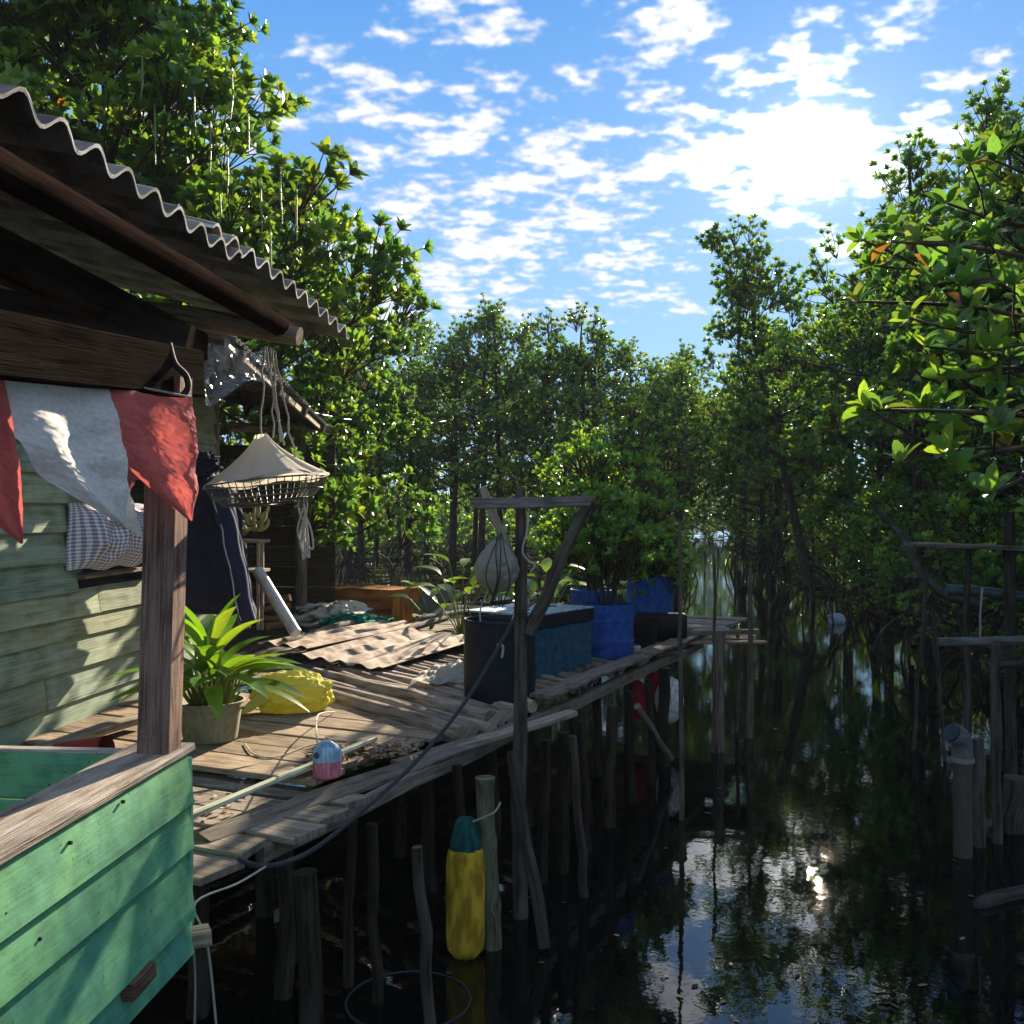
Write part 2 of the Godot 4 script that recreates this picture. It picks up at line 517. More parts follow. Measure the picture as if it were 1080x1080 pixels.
# ------------------------------------------------------------------ sky
func sky_image(sun_az: float, sun_el: float) -> Image:
	# clouds as patches: azimuth (right of -Z), elevation, half width, half height, all in degrees, weight
	var blobs := [
		[-3.2, 26.4, 4.2, 1.9, 1.0], [8.2, 25.4, 3.4, 1.9, 1.0], [16.8, 24.2, 2.0, 1.5, 0.7], [21.4, 24.9, 2.6, 1.2, 0.9], [12.4, 22.9, 1.7, 1.3, 0.9], [-10.8, 24.2, 1.4, 0.9, 0.6], [-7.5, 22.3, 3.8, 1.6, 0.95], [4.0, 23.1, 0.9, 0.5, 0.7], [3.0, 23.8, 0.7, 0.4, 0.6], [17.6, 21.9, 1.3, 0.5, 0.8],
		[-1.2, 21.6, 3.2, 1.7, 0.9], [-3.8, 20.0, 2.8, 1.3, 0.8], [3.1, 19.3, 3.4, 2.2, 1.0], [0.0, 18.2, 3.2, 1.3, 0.85], [-3.2, 17.5, 4.0, 1.0, 0.85], [6.6, 17.6, 2.2, 1.3, 0.9], [-6.0, 16.2, 3.4, 1.6, 0.9], [-1.1, 15.3, 4.4, 1.6, 1.0], [3.2, 15.8, 3.2, 1.8, 1.0], [5.4, 14.2, 2.8, 1.0, 0.8], [-2.2, 13.3, 4.5, 1.4, 0.95], [-8.2, 18.8, 2.0, 1.4, 0.7], [-8.6, 15.0, 2.5, 1.6, 0.75], [8.1, 22.2, 1.7, 0.8, 0.7], [10.4, 20.2, 2.7, 1.9, 1.0], [10.2, 15.3, 1.9, 0.6, 0.7], [7.5, 12.8, 1.7, 0.5, 0.7], [6.0, 12.0, 2.3, 0.6, 0.6], [-5.0, 11.6, 5.0, 1.2, 0.8], [2.6, 11.4, 3.5, 0.8, 0.6],
		[15.4, 18.8, 5.4, 2.5, 2.0], [11.6, 19.2, 3.2, 1.9, 1.5], [19.2, 18.4, 3.0, 2.0, 1.4], [13.2, 17.0, 2.6, 0.8, 1.0], [18.8, 20.2, 2.4, 1.4, 1.0], [15.0, 15.8, 1.4, 0.9, 0.9], [8.6, 18.6, 1.6, 1.3, 0.9], [24.4, 21.4, 2.0, 0.8, 0.8], [24.5, 19.0, 2.4, 1.1, 0.8], [23.4, 20.0, 2.6, 1.0, 0.7], [10.3, 11.2, 1.2, 0.4, 0.7], [10.6, 13.8, 1.4, 0.5, 0.6], [20, 14, 3, 1.2, 0.8], [-16, 21, 4, 2, 0.8], [-20, 15, 5, 2, 0.8]]
	var fb := FastNoiseLite.new()
	fb.seed = 77
	fb.noise_type = FastNoiseLite.TYPE_SIMPLEX_SMOOTH
	fb.frequency = 1.0
	fb.fractal_octaves = 5
	fb.fractal_gain = 0.55
	var big := FastNoiseLite.new()
	big.seed = 4
	big.frequency = 1.0
	big.fractal_octaves = 2
	var sv := Vector3(sin(sun_az) * cos(sun_el), sin(sun_el), -cos(sun_az) * cos(sun_el))
	var shade := func(az: float, el: float) -> Color:
		var dir := Vector3(sin(az) * cos(el), sin(el), -cos(az) * cos(el))
		var up := maxf(dir.y, 0.0)
		var c := Color(0.27, 0.42, 0.56).lerp(Color(0.040, 0.142, 0.345), pow(clampf(up * 2.05, 0.0, 1.0), 0.62))
		var ad := rad_to_deg(az)
		var ed := rad_to_deg(el)
		# flat layer of puffs, seen in perspective: noise on a plane overhead
		var q := Vector2(dir.x, dir.z) / (up + 0.10)
		var det := fb.get_noise_2d(q.x * 5.5 + 3.0, q.y * 8.0) + 0.7 * fb.get_noise_2d(q.x * 17.0, q.y * 22.0)
		var fine2 := fb.get_noise_2d(ad * 0.22, ed * 0.42)
		var dens := -9.0
		for b in blobs:
			var e: float = 1.0 - ((ad - b[0]) / b[2]) ** 2 - ((ed - b[1]) / b[3]) ** 2
			if e > -3.0: dens = maxf(dens, e * 0.55 * b[4])
		var beyond := clampf((absf(ad) - 24.0) / 8.0, 0.0, 1.0) if ed < 29.0 else 1.0
		var general := 0.15 + 1.5 * big.get_noise_2d(q.x * 0.9, q.y * 0.9)
		dens = lerpf(maxf(dens, -1.2), general, beyond)
		dens += det * 1.05 + fine2 * 0.8 - 0.2
		var cover := smoothstep(-0.28, 0.6, dens) * 0.97
		var ang := rad_to_deg(dir.angle_to(sv))
		var lit := Color(0.45, 0.46, 0.48) * (0.78 + 0.40 * smoothstep(0.0, 1.2, dens))
		lit = lit * (1.0 + 1.3 * exp(-ang * ang / 30.0))
		c = c.lerp(lit, cover * clampf(up * 8.0, 0.0, 1.0))
		var glow := 0.45 * exp(-ang * ang / 2.5) + 0.13 * exp(-ang / 4.0) + 0.03 * exp(-ang / 14.0)
		c += Color(1.0, 0.96, 0.88) * glow
		c.a = 1.0
		return c
	var W := 4096
	var H := 2048
	var im := Image.create(512, 256, false, Image.FORMAT_RGBF)
	for y in 256:
		for x in 512:
			var el := (0.5 - (y + 0.5) / 256.0) * PI
			if el < -0.03:
				im.set_pixel(x, y, Color(0.06, 0.075, 0.06))
			else:
				im.set_pixel(x, y, shade.call(wrapf((x + 0.5) / 512.0 * TAU, -PI, PI), maxf(el, 0.0)))
	im.resize(W, H, Image.INTERPOLATE_BILINEAR)
	for y in range(int(H * 0.5 - 350), H / 2):
		for q in range(-370, 370):      # the picture's left and right ends meet at -Z
			im.set_pixel(posmod(q, W), y, shade.call((q + 0.5) / W * TAU, (0.5 - (y + 0.5) / H) * PI))
	return im

# ------------------------------------------------------------------ creek, mud and mangroves
func bank_left(d: float) -> float:      # x of the left bank's edge at depth d (land lies left of it)
	return along([[17.0, -30.0], [20.0, -10.0], [24.0, -3.0], [27.0, 3.0], [33.0, 5.2], [46.0, 7.4], [75.0, 11.0], [95.0, 13.5], [100.0, 40.0], [400.0, 60.0]], d)
func bank_right(d: float) -> float:
	return along([[-20.0, 5.5], [5.0, 5.2], [10.0, 5.3], [18.0, 6.6], [25.0, 8.0], [46.0, 10.2], [75.0, 15.0], [95.0, 18.0], [400.0, 20.0]], d)
func along(t: Array, d: float) -> float:
	for k in range(1, t.size()):
		if d <= t[k][0]:
			return lerpf(t[k - 1][1], t[k][1], clampf((d - t[k - 1][0]) / (t[k][0] - t[k - 1][0]), 0.0, 1.0))
	return t[-1][1]
func land(x: float, d: float, fn: FastNoiseLite) -> float:
	var l := bank_left(d) - x if d > 17.0 else -5.0
	var q := x - bank_right(d)
	var s := maxf(l, q)
	return clampf(-0.12 + s * 0.16, -0.6, 0.0) + fn.get_noise_2d(x * 3.0, d * 3.0) * 0.12

func build_ground() -> void:
	var fn := FastNoiseLite.new()
	fn.seed = 3
	fn.frequency = 0.2
	var xs := []
	var ds := []
	var x := -300.0
	while x < 300.0:
		xs.append(x); x += 0.7 if x > -20.0 and x < 32.0 else 14.0
	var d := -40.0
	while d < 420.0:
		ds.append(d); d += 0.7 if d > 2.0 and d < 50.0 else (2.0 if d >= 50.0 and d < 110.0 else 14.0)
	var g := Geo.new()
	var ids := []
	for a in xs.size():
		var row := []
		for b in ds.size():
			var y := land(xs[a], ds[b], fn)
			var nx := land(xs[a] - 0.2, ds[b], fn) - land(xs[a] + 0.2, ds[b], fn)
			var nz := land(xs[a], ds[b] + 0.2, fn) - land(xs[a], ds[b] - 0.2, fn)
			row.append(g.vert(Vector3(xs[a], y, -ds[b]), Vector3(nx, 0.4, nz).normalized(), Vector2(xs[a], ds[b]), lin(0.022, 0.019, 0.015)))
		ids.append(row)
	for a in xs.size() - 1:
		for b in ds.size() - 1:
			g.quad(ids[a][b], ids[a + 1][b], ids[a + 1][b + 1], ids[a][b + 1])
	var o := whole("ground", g, M.mud, "dark mud banks of the creek under the mangroves", "ground", Vector3.ZERO)
	o.set_meta("kind", "structure")
	var w := MeshInstance3D.new()
	var pm := PlaneMesh.new()
	pm.size = Vector2(700, 700)
	w.mesh = pm
	w.material_override = M.water
	w.name = "water"
	w.position = Vector3(0, 0, -150)
	add_child(w)
	meta(w, "still dark creek water mirroring sky and mangroves", "water", "", "structure")

const LEAF_TONES := [Color(0.108, 0.225, 0.040), Color(0.134, 0.256, 0.045), Color(0.089, 0.192, 0.048), Color(0.165, 0.287, 0.043), Color(0.229, 0.334, 0.040), Color(0.095, 0.205, 0.057)]
func leaf_tone() -> Color:
	return tone(LEAF_TONES[rng.randi() % 6], r(0.75, 1.2))

func rosette(g: Geo, at: Vector3, dir: Vector3, count: int, len: float, segs: int) -> void:
	var a := dir.cross(Vector3(0.3, 0.5, 0.8)).normalized()
	var b := dir.cross(a)
	var base := leaf_tone()
	for k in count:
		var ang := TAU * (k * 0.382 + r(-0.05, 0.05))
		var open := lerpf(0.3, 1.15, float(k) / count) + r(-0.15, 0.15)
		var out := a * cos(ang) + b * sin(ang)
		var way := (dir * cos(open) + out * sin(open)).normalized()
		leaf(g, at + out * 0.006, way, (dir - out * 0.4 + rv(0.25)).normalized(), len * r(0.75, 1.15), len * r(0.42, 0.54), segs, tone(base, r(0.8, 1.2)), r(0.0, 0.3), r(0.1, 0.3))

func clump_mesh(seed_: int, rosettes: int, spread: float, len: float, segs: int, per: int) -> ArrayMesh:
	rng.seed = seed_
	var g := Geo.new()
	var w := Geo.new()
	var root := Vector3(0, -spread * 0.8, 0)
	for k in rosettes:
		var az := TAU * k * 0.618
		var up := r(-0.25, 1.0)
		var out := Vector3(cos(az) * sqrt(maxf(0.0, 1.0 - up * up * 0.8)), up, sin(az) * sqrt(maxf(0.0, 1.0 - up * up * 0.8)))
		var tip := out * spread * r(0.45, 1.0)
		var mid := root.lerp(tip, 0.5) + rv(spread * 0.12)
		tube(w, [root, mid, tip], [0.011, 0.008, 0.005], 4, lin(0.10, 0.085, 0.065), false)
		rosette(g, tip, (out * 0.6 + Vector3(0, 0.8, 0) + rv(0.3)).normalized(), per, len, segs)
		var side := rv(1.0).normalized()
		rosette(g, mid.lerp(tip, r(0.1, 0.6)) + side * spread * 0.22, (side + Vector3(0, 0.6, 0)).normalized(), per - 2, len * 0.95, segs)
	var m := g.into(ArrayMesh.new(), M.mangrove_leaf)
	return w.into(m, M.bark)

var clumps := {}
func crown_on(t: Node3D, spots: Array, detail: String, key: String, gain := 1.0) -> void:
	# spots: [place, outward, size]
	var meshes: Array = clumps[detail]
	for k in meshes.size():
		var mine := []
		for q in spots.size():
			if q % meshes.size() == k: mine.append(spots[q])
		if mine.is_empty(): continue
		var mm := MultiMesh.new()
		mm.transform_format = MultiMesh.TRANSFORM_3D
		mm.use_colors = true
		mm.mesh = meshes[k]
		mm.instance_count = mine.size()
		for q in mine.size():
			var y: Vector3 = mine[q][1].normalized()
			var x := y.cross(rv(1.0)).normalized()
			var bs := Basis(x, y, x.cross(y)).scaled(Vector3.ONE * mine[q][2])
			mm.set_instance_transform(q, Transform3D(bs, mine[q][0]))
			var s := gain * r(0.78, 1.22)
			mm.set_instance_color(q, Color(s * r(0.9, 1.15), s, s * r(0.8, 1.1)))
		var o := MultiMeshInstance3D.new()
		o.multimesh = mm
		o.name = key
		t.add_child(o, true)
		o.set_meta("kind", "stuff")

func mangrove(called: String, label: String, group: String, at: Vector3, h: float, rad: float, low: float, limbs: int, per_lobe: int, seed_: int, detail: String, roots := 7, taper := 0.55, lean := Vector3.ZERO) -> Node3D:
	# trunk on prop roots, limbs, and a crown of leaf clumps gathered round the limb ends
	rng.seed = seed_
	var t := thing(called, label, "tree", at, group)
	var col := lin(0.115, 0.10, 0.085)
	var top := at + Vector3(r(-0.3, 0.3), h * 0.93, r(-0.3, 0.3)) + lean
	var tr := []
	var rr := []
	for k in 8:
		var f := k / 7.0
		tr.append((at + Vector3(0, 0.55, 0)).lerp(top, f) + rv(0.12) * f)
		rr.append(lerpf(0.022 * h * 0.62, 0.022, f))
	pole(t, "trunk", smooth(tr, 2), interp(rr, 2), M.bark, col, 7, 0.08)
	for k in roots:
		var az := TAU * k / roots + r(-0.3, 0.3)
		var o := Vector3(cos(az), 0, sin(az))
		var reach := r(0.5, 1.25)
		var hh := r(0.7, 1.5)
		var pts := smooth([at + Vector3(0, hh, 0), at + o * reach * 0.5 + Vector3(0, hh * 0.8, 0), at + o * reach * 0.85 + Vector3(0, hh * 0.35, 0), at + o * reach + Vector3(0, -0.35, 0)], 2)
		pole(t, "prop_root", pts, [0.045, 0.038, 0.034, 0.03, 0.026, 0.024, 0.022], M.bark, tone(col, r(0.7, 1.0)), 5, 0.05)
	var spots := []
	for k in limbs:
		var f := low + (1.0 - low) * pow((k + r(0.0, 1.0)) / limbs, 0.9)
		var from: Vector3 = tr[0].lerp(top, clampf(f - 0.12, 0.0, 0.97))
		var az := TAU * (k * 0.382) + r(-0.4, 0.4)
		# widest a little below the middle of the crown
		var g := clampf((f - low) / (1.0 - low), 0.0, 1.0)
		var reach := rad * (sin(PI * clampf(0.22 + 0.78 * g, 0.0, 1.0)) * (1.0 - taper) + (1.0 - g) * taper + 0.12) * r(0.7, 1.15)
		var out := Vector3(cos(az), 0, sin(az))
		var tip := from + out * reach + Vector3(0, reach * r(0.25, 0.75), 0)
		pole(t, "limb", smooth([from, from.lerp(tip, 0.5) + rv(0.12) - Vector3(0, 0.08, 0), tip], 2), [0.035, 0.03, 0.024, 0.018, 0.012], M.bark, col, 5, 0.05)
		for lobe in [[1.0, 1.0], [0.62, 0.8]]:
			var c: Vector3 = from.lerp(tip, lobe[0])
			for q in int(per_lobe * lobe[1]):
				var dv := Vector3(r(-1, 1), r(-0.8, 1), r(-1, 1))
				if dv.length() > 1.0: dv = dv.normalized() * r(0.6, 1.0)
				spots.append([c + dv * 0.78 - at, dv * 0.5 + out * 0.35 + Vector3(0, 0.9, 0), r(0.75, 1.15)])
	for q in per_lobe * 2:
		var dv := Vector3(r(-1, 1), r(-1.2, 0.3), r(-1, 1))
		spots.append([top + dv * 0.5 - at, dv * 0.3 + Vector3(0, 0.9, 0), r(0.8, 1.15)])
	spots.append([top + Vector3(0, 0.05, 0) - at, Vector3.UP, 0.9])
	crown_on(t, spots, detail, "crown")
	return t
func interp(a: Array, k: int) -> Array:
	var out := []
	for q in (a.size() - 1) * k + 1:
		var f := float(q) / k
		var i0 := int(f)
		out.append(lerpf(a[i0], a[mini(i0 + 1, a.size() - 1)], f - i0))
	return out

func copy_tree(src: Node3D, label: String, group: String, at: Vector3, turn: float, size: Vector3) -> Node3D:
	var o: Node3D = src.duplicate()
	o.name = numbered(src.name.get_slice("_0", 0))
	add_child(o)
	o.position = at
	o.rotation.y = turn
	o.scale = size
	meta(o, label, "tree", group)
	return o

func leafy_bough(parent: Node3D, path: Array, rad: Array, twigs: int, len: float, meshes: Array, left: Array) -> void:
	# a bough whose leaves are each a part; left[0] leaves may still be made
	var pts := smooth(path, 4)
	pole(parent, "bough", pts, interp(rad, 4), M.bark, lin(0.13, 0.11, 0.085), 6, 0.05)
	for k in twigs:
		var f := (k + 0.6) / twigs
		var from: Vector3 = pts[int(f * (pts.size() - 1))]
		var way := (Vector3(r(-1, 1), r(-0.5, 1.0), r(-1, 1))).normalized()
		var tip := from + way * r(0.15, 0.38)
		if k == twigs - 1: tip = pts[-1]
		else: pole(parent, "twig", [from, from.lerp(tip, 0.5) + rv(0.02), tip], [0.007, 0.006, 0.005], M.bark, lin(0.14, 0.12, 0.08), 4, 0.0)
		var dir := (way * 0.6 + Vector3(0, 0.75, 0) + rv(0.35)).normalized()
		var a := dir.cross(Vector3(0.3, 0.5, 0.8)).normalized()
		var b := dir.cross(a)
		var n := rng.randi_range(6, 9)
		for q in n:
			var ang := TAU * (q * 0.382 + r(-0.05, 0.05))
			var open := lerpf(0.35, 1.45, float(q) / n) + r(-0.15, 0.15)
			var out := a * cos(ang) + b * sin(ang)
			var T := (dir * cos(open) + out * sin(open)).normalized()
			var U := (dir - out * 0.4 + rv(0.3)).normalized()
			var S := T.cross(U).normalized()
			U = S.cross(T)
			var sz := len * r(0.7, 1.15)
			left[0] -= 1
			if left[0] < 0:
				leaf(left[1], tip + out * 0.008, T, U, sz, sz * r(0.42, 0.52), 5, tone(LEAF_TONES[rng.randi() % 6], r(0.95, 1.3)), r(0.0, 0.3), r(0.12, 0.3))
				continue
			var o := MeshInstance3D.new()
			o.mesh = meshes[mini(rng.randi() % 16, meshes.size() - 1)]
			o.transform = Transform3D(Basis(S * sz, U * sz, T * sz), tip + out * 0.008 - org(parent))
			o.name = "leaf"
			parent.add_child(o, true)

func leaf_meshes(seed_: int, count: int, segs: int) -> Array:
	rng.seed = seed_
	var out := []
	for k in count:
		var g := Geo.new()
		leaf(g, Vector3.ZERO, Vector3(0, 0, 1), Vector3(0, 1, 0), 1.0, r(0.42, 0.52), segs, tone(LEAF_TONES[k % 6], r(0.95, 1.3)), r(0.0, 0.3), r(0.12, 0.3))
		out.append(g.into(ArrayMesh.new(), M.mangrove_leaf))
	for q in [[0.36, 0.30, 0.03], [0.05, 0.09, 0.03], [0.30, 0.13, 0.03], [0.20, 0.26, 0.05], [0.04, 0.10, 0.04], [0.06, 0.12, 0.03]]:      # yellowed, dull, rusty, pale and dark old leaves
		var g := Geo.new()
		leaf(g, Vector3.ZERO, Vector3(0, 0, 1), Vector3(0, 1, 0), r(0.75, 1.05), r(0.36, 0.5), segs, Color(q[0], q[1], q[2]), r(0.1, 0.55), r(0.1, 0.4))
		out.append(g.into(ArrayMesh.new(), M.mangrove_leaf))
	return out

func build_trees() -> void:
	clumps["far"] = [clump_mesh(1, 7, 0.40, 0.14, 3, 8), clump_mesh(2, 8, 0.43, 0.13, 3, 8), clump_mesh(3, 6, 0.38, 0.145, 3, 9)]
	clumps["mid"] = [clump_mesh(4, 7, 0.38, 0.135, 5, 9), clump_mesh(5, 8, 0.40, 0.13, 5, 9), clump_mesh(6, 6, 0.36, 0.14, 5, 10)]
	clumps["large"] = [clump_mesh(14, 7, 0.42, 0.17, 5, 9), clump_mesh(15, 8, 0.45, 0.165, 5, 9), clump_mesh(16, 6, 0.40, 0.175, 5, 10)]
	# prototypes are real trees of the stand; the rest are copies turned and sized
	var gl := "mangroves in the stand behind the jetty"
	var gr := "mangroves along the far right bank"
	var l0 := "slender mangrove in the dense stand behind the jetty"
	var l1 := "bushy mangrove on the right bank of the creek"
	var A := mangrove("mangrove_tree", l0, gl, Vector3(-5.0, 0.0, -31), 9.6, 2.4, 0.36, 25, 2, 101, "far")
	var B := mangrove("mangrove_tree", l0, gl, Vector3(-1.0, 0.0, -32), 9.8, 2.3, 0.42, 24, 2, 102, "far", 7, 0.4)
	var C := mangrove("mangrove_tree", l0, gl, Vector3(2.3, 0.0, -31), 9.2, 2.4, 0.34, 25, 2, 103, "far")
	var E := mangrove("mangrove_tree", l1, gr, Vector3(10.6, 0.0, -25.5), 8.6, 2.6, 0.12, 26, 2, 104, "far", 9, 0.5)
	var protos := [A, B, C, E]
	rng.seed = 500
	# [x, depth, proto, height scale]
	var tops := [[250, 330], [400, 322], [440, 302], [480, 308], [520, 300], [560, 318], [600, 312], [640, 330], [680, 345], [725, 350], [760, 372]]
	for row in [[330, 746, 46, 30.5, 33.5, 0], [352, 740, 50, 36.0, 40.0, 45]]:
		var px: float = row[0]
		while px < row[1]:
			var d := r(row[3], row[4])
			var top: float = along(tops, px) + row[5] + r(-4, 14)
			var hgt: float = EYE + (540.0 - top) / F * d
			var x := (px - 540.0) / F * d
			if x < bank_left(d) + 0.3:
				var kind := rng.randi() % 3
				copy_tree(protos[kind], l0, gl, Vector3(x, 0.0, -d), r(0, TAU), Vector3(1.0, 1.0, 1.0) * hgt / [9.7, 10.0, 9.4][kind])
			px += row[2] + r(-7, 7)
	for s in [[-8.6, 23.5, 1, 0.9], [-11.5, 27.0, 3, 1.0], [-10.5, 21.5, 3, 0.9], [-6.6, 25.5, 3, 0.62], [1.8, 28.5, 3, 0.5], [-2.6, 43.0, 0, 0.95], [-5.0, 45.0, 1, 0.9], [0.4, 44.0, 2, 0.9], [-7.5, 42.0, 0, 0.95], [4.2, 30.5, 3, 0.5], [-13.0, 34.0, 3, 1.0], [7.4, 52.0, 3, 0.85], [6.2, 37.5, 1, 0.94], [7.7, 47.0, 2, 1.08], [7.2, 44.0, 0, 1.04], [6.4, 41.0, 2, 0.95], [9.6, 68.0, 3, 0.9], [5.8, 38.0, 3, 0.5]]:
		copy_tree(protos[s[2]], l0, gl, Vector3(s[0], 0.0, -s[1]), r(0, TAU), Vector3.ONE * s[3] * r(0.97, 1.03))
	var K := mangrove("mangrove_tree", "tall ragged mangrove leaning over the creek, its top pricking the sky left of the sun", gr, Vector3(7.2, 0.0, -24.2), 9.9, 1.35, 0.36, 24, 3, 105, "far", 9, 0.35, Vector3(-1.6, 0, 0.3))
	for s in [[7.4, 18.2, 1, 0.96], [7.7, 15.4, 2, 0.98], [9.6, 26.6, 0, 1.02], [10.4, 31.0, 0, 1.06], [9.3, 37.0, 2, 1.1], [8.9, 33.5, 1, 0.95], [11.6, 47.0, 1, 1.0], [12.2, 54.0, 0, 1.0], [13.4, 60.0, 2, 1.0], [10.4, 40.0, 2, 0.95], [9.3, 35.0, 3, 1.08], [9.9, 43.0, 3, 1.1], [9.3, 22.4, 3, 0.80], [9.6, 25.6, 1, 1.05], [11.8, 28.0, 1, 1.0], [12.0, 33.0, 3, 0.95], [13.0, 50.0, 3, 1.0], [8.4, 16.8, 3, 0.92], [9.3, 18.8, 1, 1.1], [7.2, 13.4, 3, 0.72], [12.5, 22.0, 3, 0.9], [16.0, 62.0, 3, 1.0], [19.0, 76.0, 3, 1.0], [8.3, 12.0, 2, 1.0], [7.4, 10.2, 3, 0.78], [10.2, 14.4, 1, 1.1], [14.5, 16.0, 3, 0.9], [15.0, 38.0, 3, 0.8], [18.0, 46.0, 3, 0.8], [15.5, 29.0, 3, 0.8], [17.0, 23.0, 3, 0.8], [8.4, 20.2, 3, 0.5], [10.6, 39.0, 3, 0.7], [13.5, 46.0, 3, 0.7], [7.4, 18.6, 3, 0.42], [8.4, 25.4, 3, 0.42], [8.8, 27.4, 3, 0.4], [6.9, 15.2, 3, 0.42], [6.6, 12.0, 3, 0.36], [9.6, 32.0, 3, 0.5]]:
		copy_tree(protos[s[2]], l1, gr, Vector3(s[0], 0.0, -s[1]), r(0, TAU), Vector3.ONE * s[3] * r(0.97, 1.03))
	for s in [[14.0, 99.0, 3, 1.1], [17.0, 102.0, 3, 1.2], [20.5, 100.0, 3, 1.15], [12.0, 96.0, 1, 1.1], [23.0, 97.0, 0, 1.2], [10.0, 88.0, 3, 1.2], [26.0, 92.0, 3, 1.2], [11.0, 78.0, 0, 0.72], [13.0, 80.0, 2, 0.72], [15.2, 79.0, 1, 0.75], [12.2, 74.5, 3, 0.7], [14.6, 76.0, 3, 0.6], [16.5, 74.0, 3, 0.7]]:
		copy_tree(protos[s[2]], "distant mangrove closing the far end of the creek", "mangroves at the far end of the creek", Vector3(s[0], 0.1, -s[1]), r(0, TAU), Vector3.ONE * s[3])
	# the wood goes on as one mass beyond the trees that can be told apart
	rng.seed = 640
	var deep := Node3D.new()
	deep.name = "far_wood"
	add_child(deep)
	var mass := []
	while mass.size() < 4600:
		var d := r(48.0, 125.0)
		var x := r(-60.0, 95.0)
		if x < bank_left(d) - 2.0 or x > bank_right(d) + 3.0 or d > 98.0:
			mass.append([Vector3(x, rng.randf() * 3.6 + 0.2, -d), Vector3(r(-0.4, 0.4), 1, r(-0.4, 0.4)), r(2.0, 3.0)])
	while mass.size() < 6200:
		var d := r(26.0, 50.0)
		var x := r(bank_right(d) + 4.0, bank_right(d) + 26.0)
		mass.append([Vector3(x, rng.randf() * 2.6 + 0.2, -d), Vector3(r(-0.4, 0.4), 1, r(-0.4, 0.4)), r(1.3, 1.8)])
	crown_on(deep, mass, "far", "foliage")
	meta(deep, "dense mangrove wood far behind the nearer trees", "wood", "", "stuff")
	# unseen mangroves added behind the camera to block sky light and shade the scene
	for s in [[-5.5, -15.0], [4.0, -15.0], [8.5, -2.5], [8.4, 2.5], [-12.0, 1.0], [9.5, 6.0]]:
		copy_tree(protos[3], "unseen bushy mangrove added behind the viewer to shade the creek", "unseen mangroves added for shade", Vector3(s[0], 0.05, -s[1]), r(0, TAU), Vector3.ONE * r(0.95, 1.1))
	# the tall trees close behind the shack, and the one overhanging from the right: their nearest leaves are parts
	var lm := leaf_meshes(40, 9, 5)
	var gn := "tall mangroves close behind the shack"
	var n0 := mangrove("tall_mangrove", "tallest mangrove, rising above the grey porch roof and out of the picture's top", gn, Vector3(-4.7, 0.1, -12.0), 10.6, 2.7, 0.22, 36, 5, 201, "large")
	var n1 := mangrove("tall_mangrove", "broad mangrove standing just right of the shack's roof end", gn, Vector3(-3.7, 0.0, -15.4), 8.3, 2.2, 0.28, 28, 5, 202, "mid")
	mangrove("tall_mangrove", "mangrove at the picture's upper left corner, above the roof", gn, Vector3(-8.0, 0.1, -11.5), 10.5, 2.8, 0.3, 32, 5, 203, "large")
	rng.seed = 777
	for tr in [[n0, 6.5, 10.2, 2.2, 9.6], [n1, 3.5, 7.6, 2.0, 14.6]]:
		var left := [290, Geo.new()]
		for k in 14:
			var f := k / 13.0
			var y := lerpf(tr[1], tr[2], r(0.0, 1.0))
			var base: Vector3 = tr[0].position
			var az := r(-0.6, 1.4)
			var out := Vector3(sin(az), 0, cos(az))
			var from := Vector3(base.x, y - 0.9, base.z)
			var tip: Vector3 = from + out * tr[3] * r(0.55, 0.95) + Vector3(0, 0.8, 0)
			leafy_bough(tr[0], [from, from.lerp(tip, 0.5) + rv(0.15), tip], [0.022, 0.014, 0.006], 6, 0.165, lm, left)
		if left[1].v.size(): part(tr[0], "leaves", left[1], M.mangrove_leaf).set_meta("kind", "stuff")
		# long seed pods hanging in the crown
		for k in 12 if tr[0] == n0 else 0:
			var q := P([163, 222, 245, 275, 296, 313, 205, 232, 262, 285, 150, 240][k], [110, 128, 78, 190, 176, 200, 95, 200, 120, 240, 60, 160][k], r(9.6, 10.4))
			pole(tr[0], "seed_pod", [q, q + Vector3(r(-0.01, 0.01), -0.25, 0), q + Vector3(r(-0.02, 0.02), -r(0.4, 0.62), 0)], [0.006, 0.011, 0.004], M.garden_leaf, lin(0.30, 0.34, 0.16), 5, 0.0)
	var ov := mangrove("overhanging_mangrove", "mangrove with large bright leaves reaching in from the right edge", "", Vector3(5.5, 0.05, -7.6), 6.6, 2.2, 0.42, 28, 4, 204, "mid", 9)
	rng.seed = 888
	var left2 := [300, Geo.new()]
	# boughs reaching over the water: [from, middle, tip]
	for b in [
		[P(1230, 420, 6.2), P(1080, 335, 5.4), P(905, 318, 4.9)], [P(1200, 330, 5.8), P(1075, 270, 5.2), P(940, 255, 5.0)], [P(1210, 250, 5.6), P(1120, 200, 5.2), P(1050, 170, 5.0)],
		[P(1240, 430, 6.0), P(1110, 390, 5.2), P(990, 395, 4.8)], [P(1220, 470, 5.8), P(1100, 440, 5.0), P(930, 432, 4.6)], [P(1220, 500, 5.6), P(1110, 470, 4.8), P(1000, 490, 4.4)],
		[P(1200, 520, 5.4), P(1110, 500, 4.7), P(1045, 520, 4.4)], [P(1200, 300, 5.4), P(1110, 290, 4.9), P(1020, 300, 4.6)], [P(1220, 380, 5.2), P(1120, 360, 4.8), P(1040, 370, 4.5)], [P(1180, 220, 5.6), P(1090, 240, 5.2), P(1000, 215, 5.0)]]:
		leafy_bough(ov, b, [0.022, 0.014, 0.006], 7, 0.128, lm, left2)
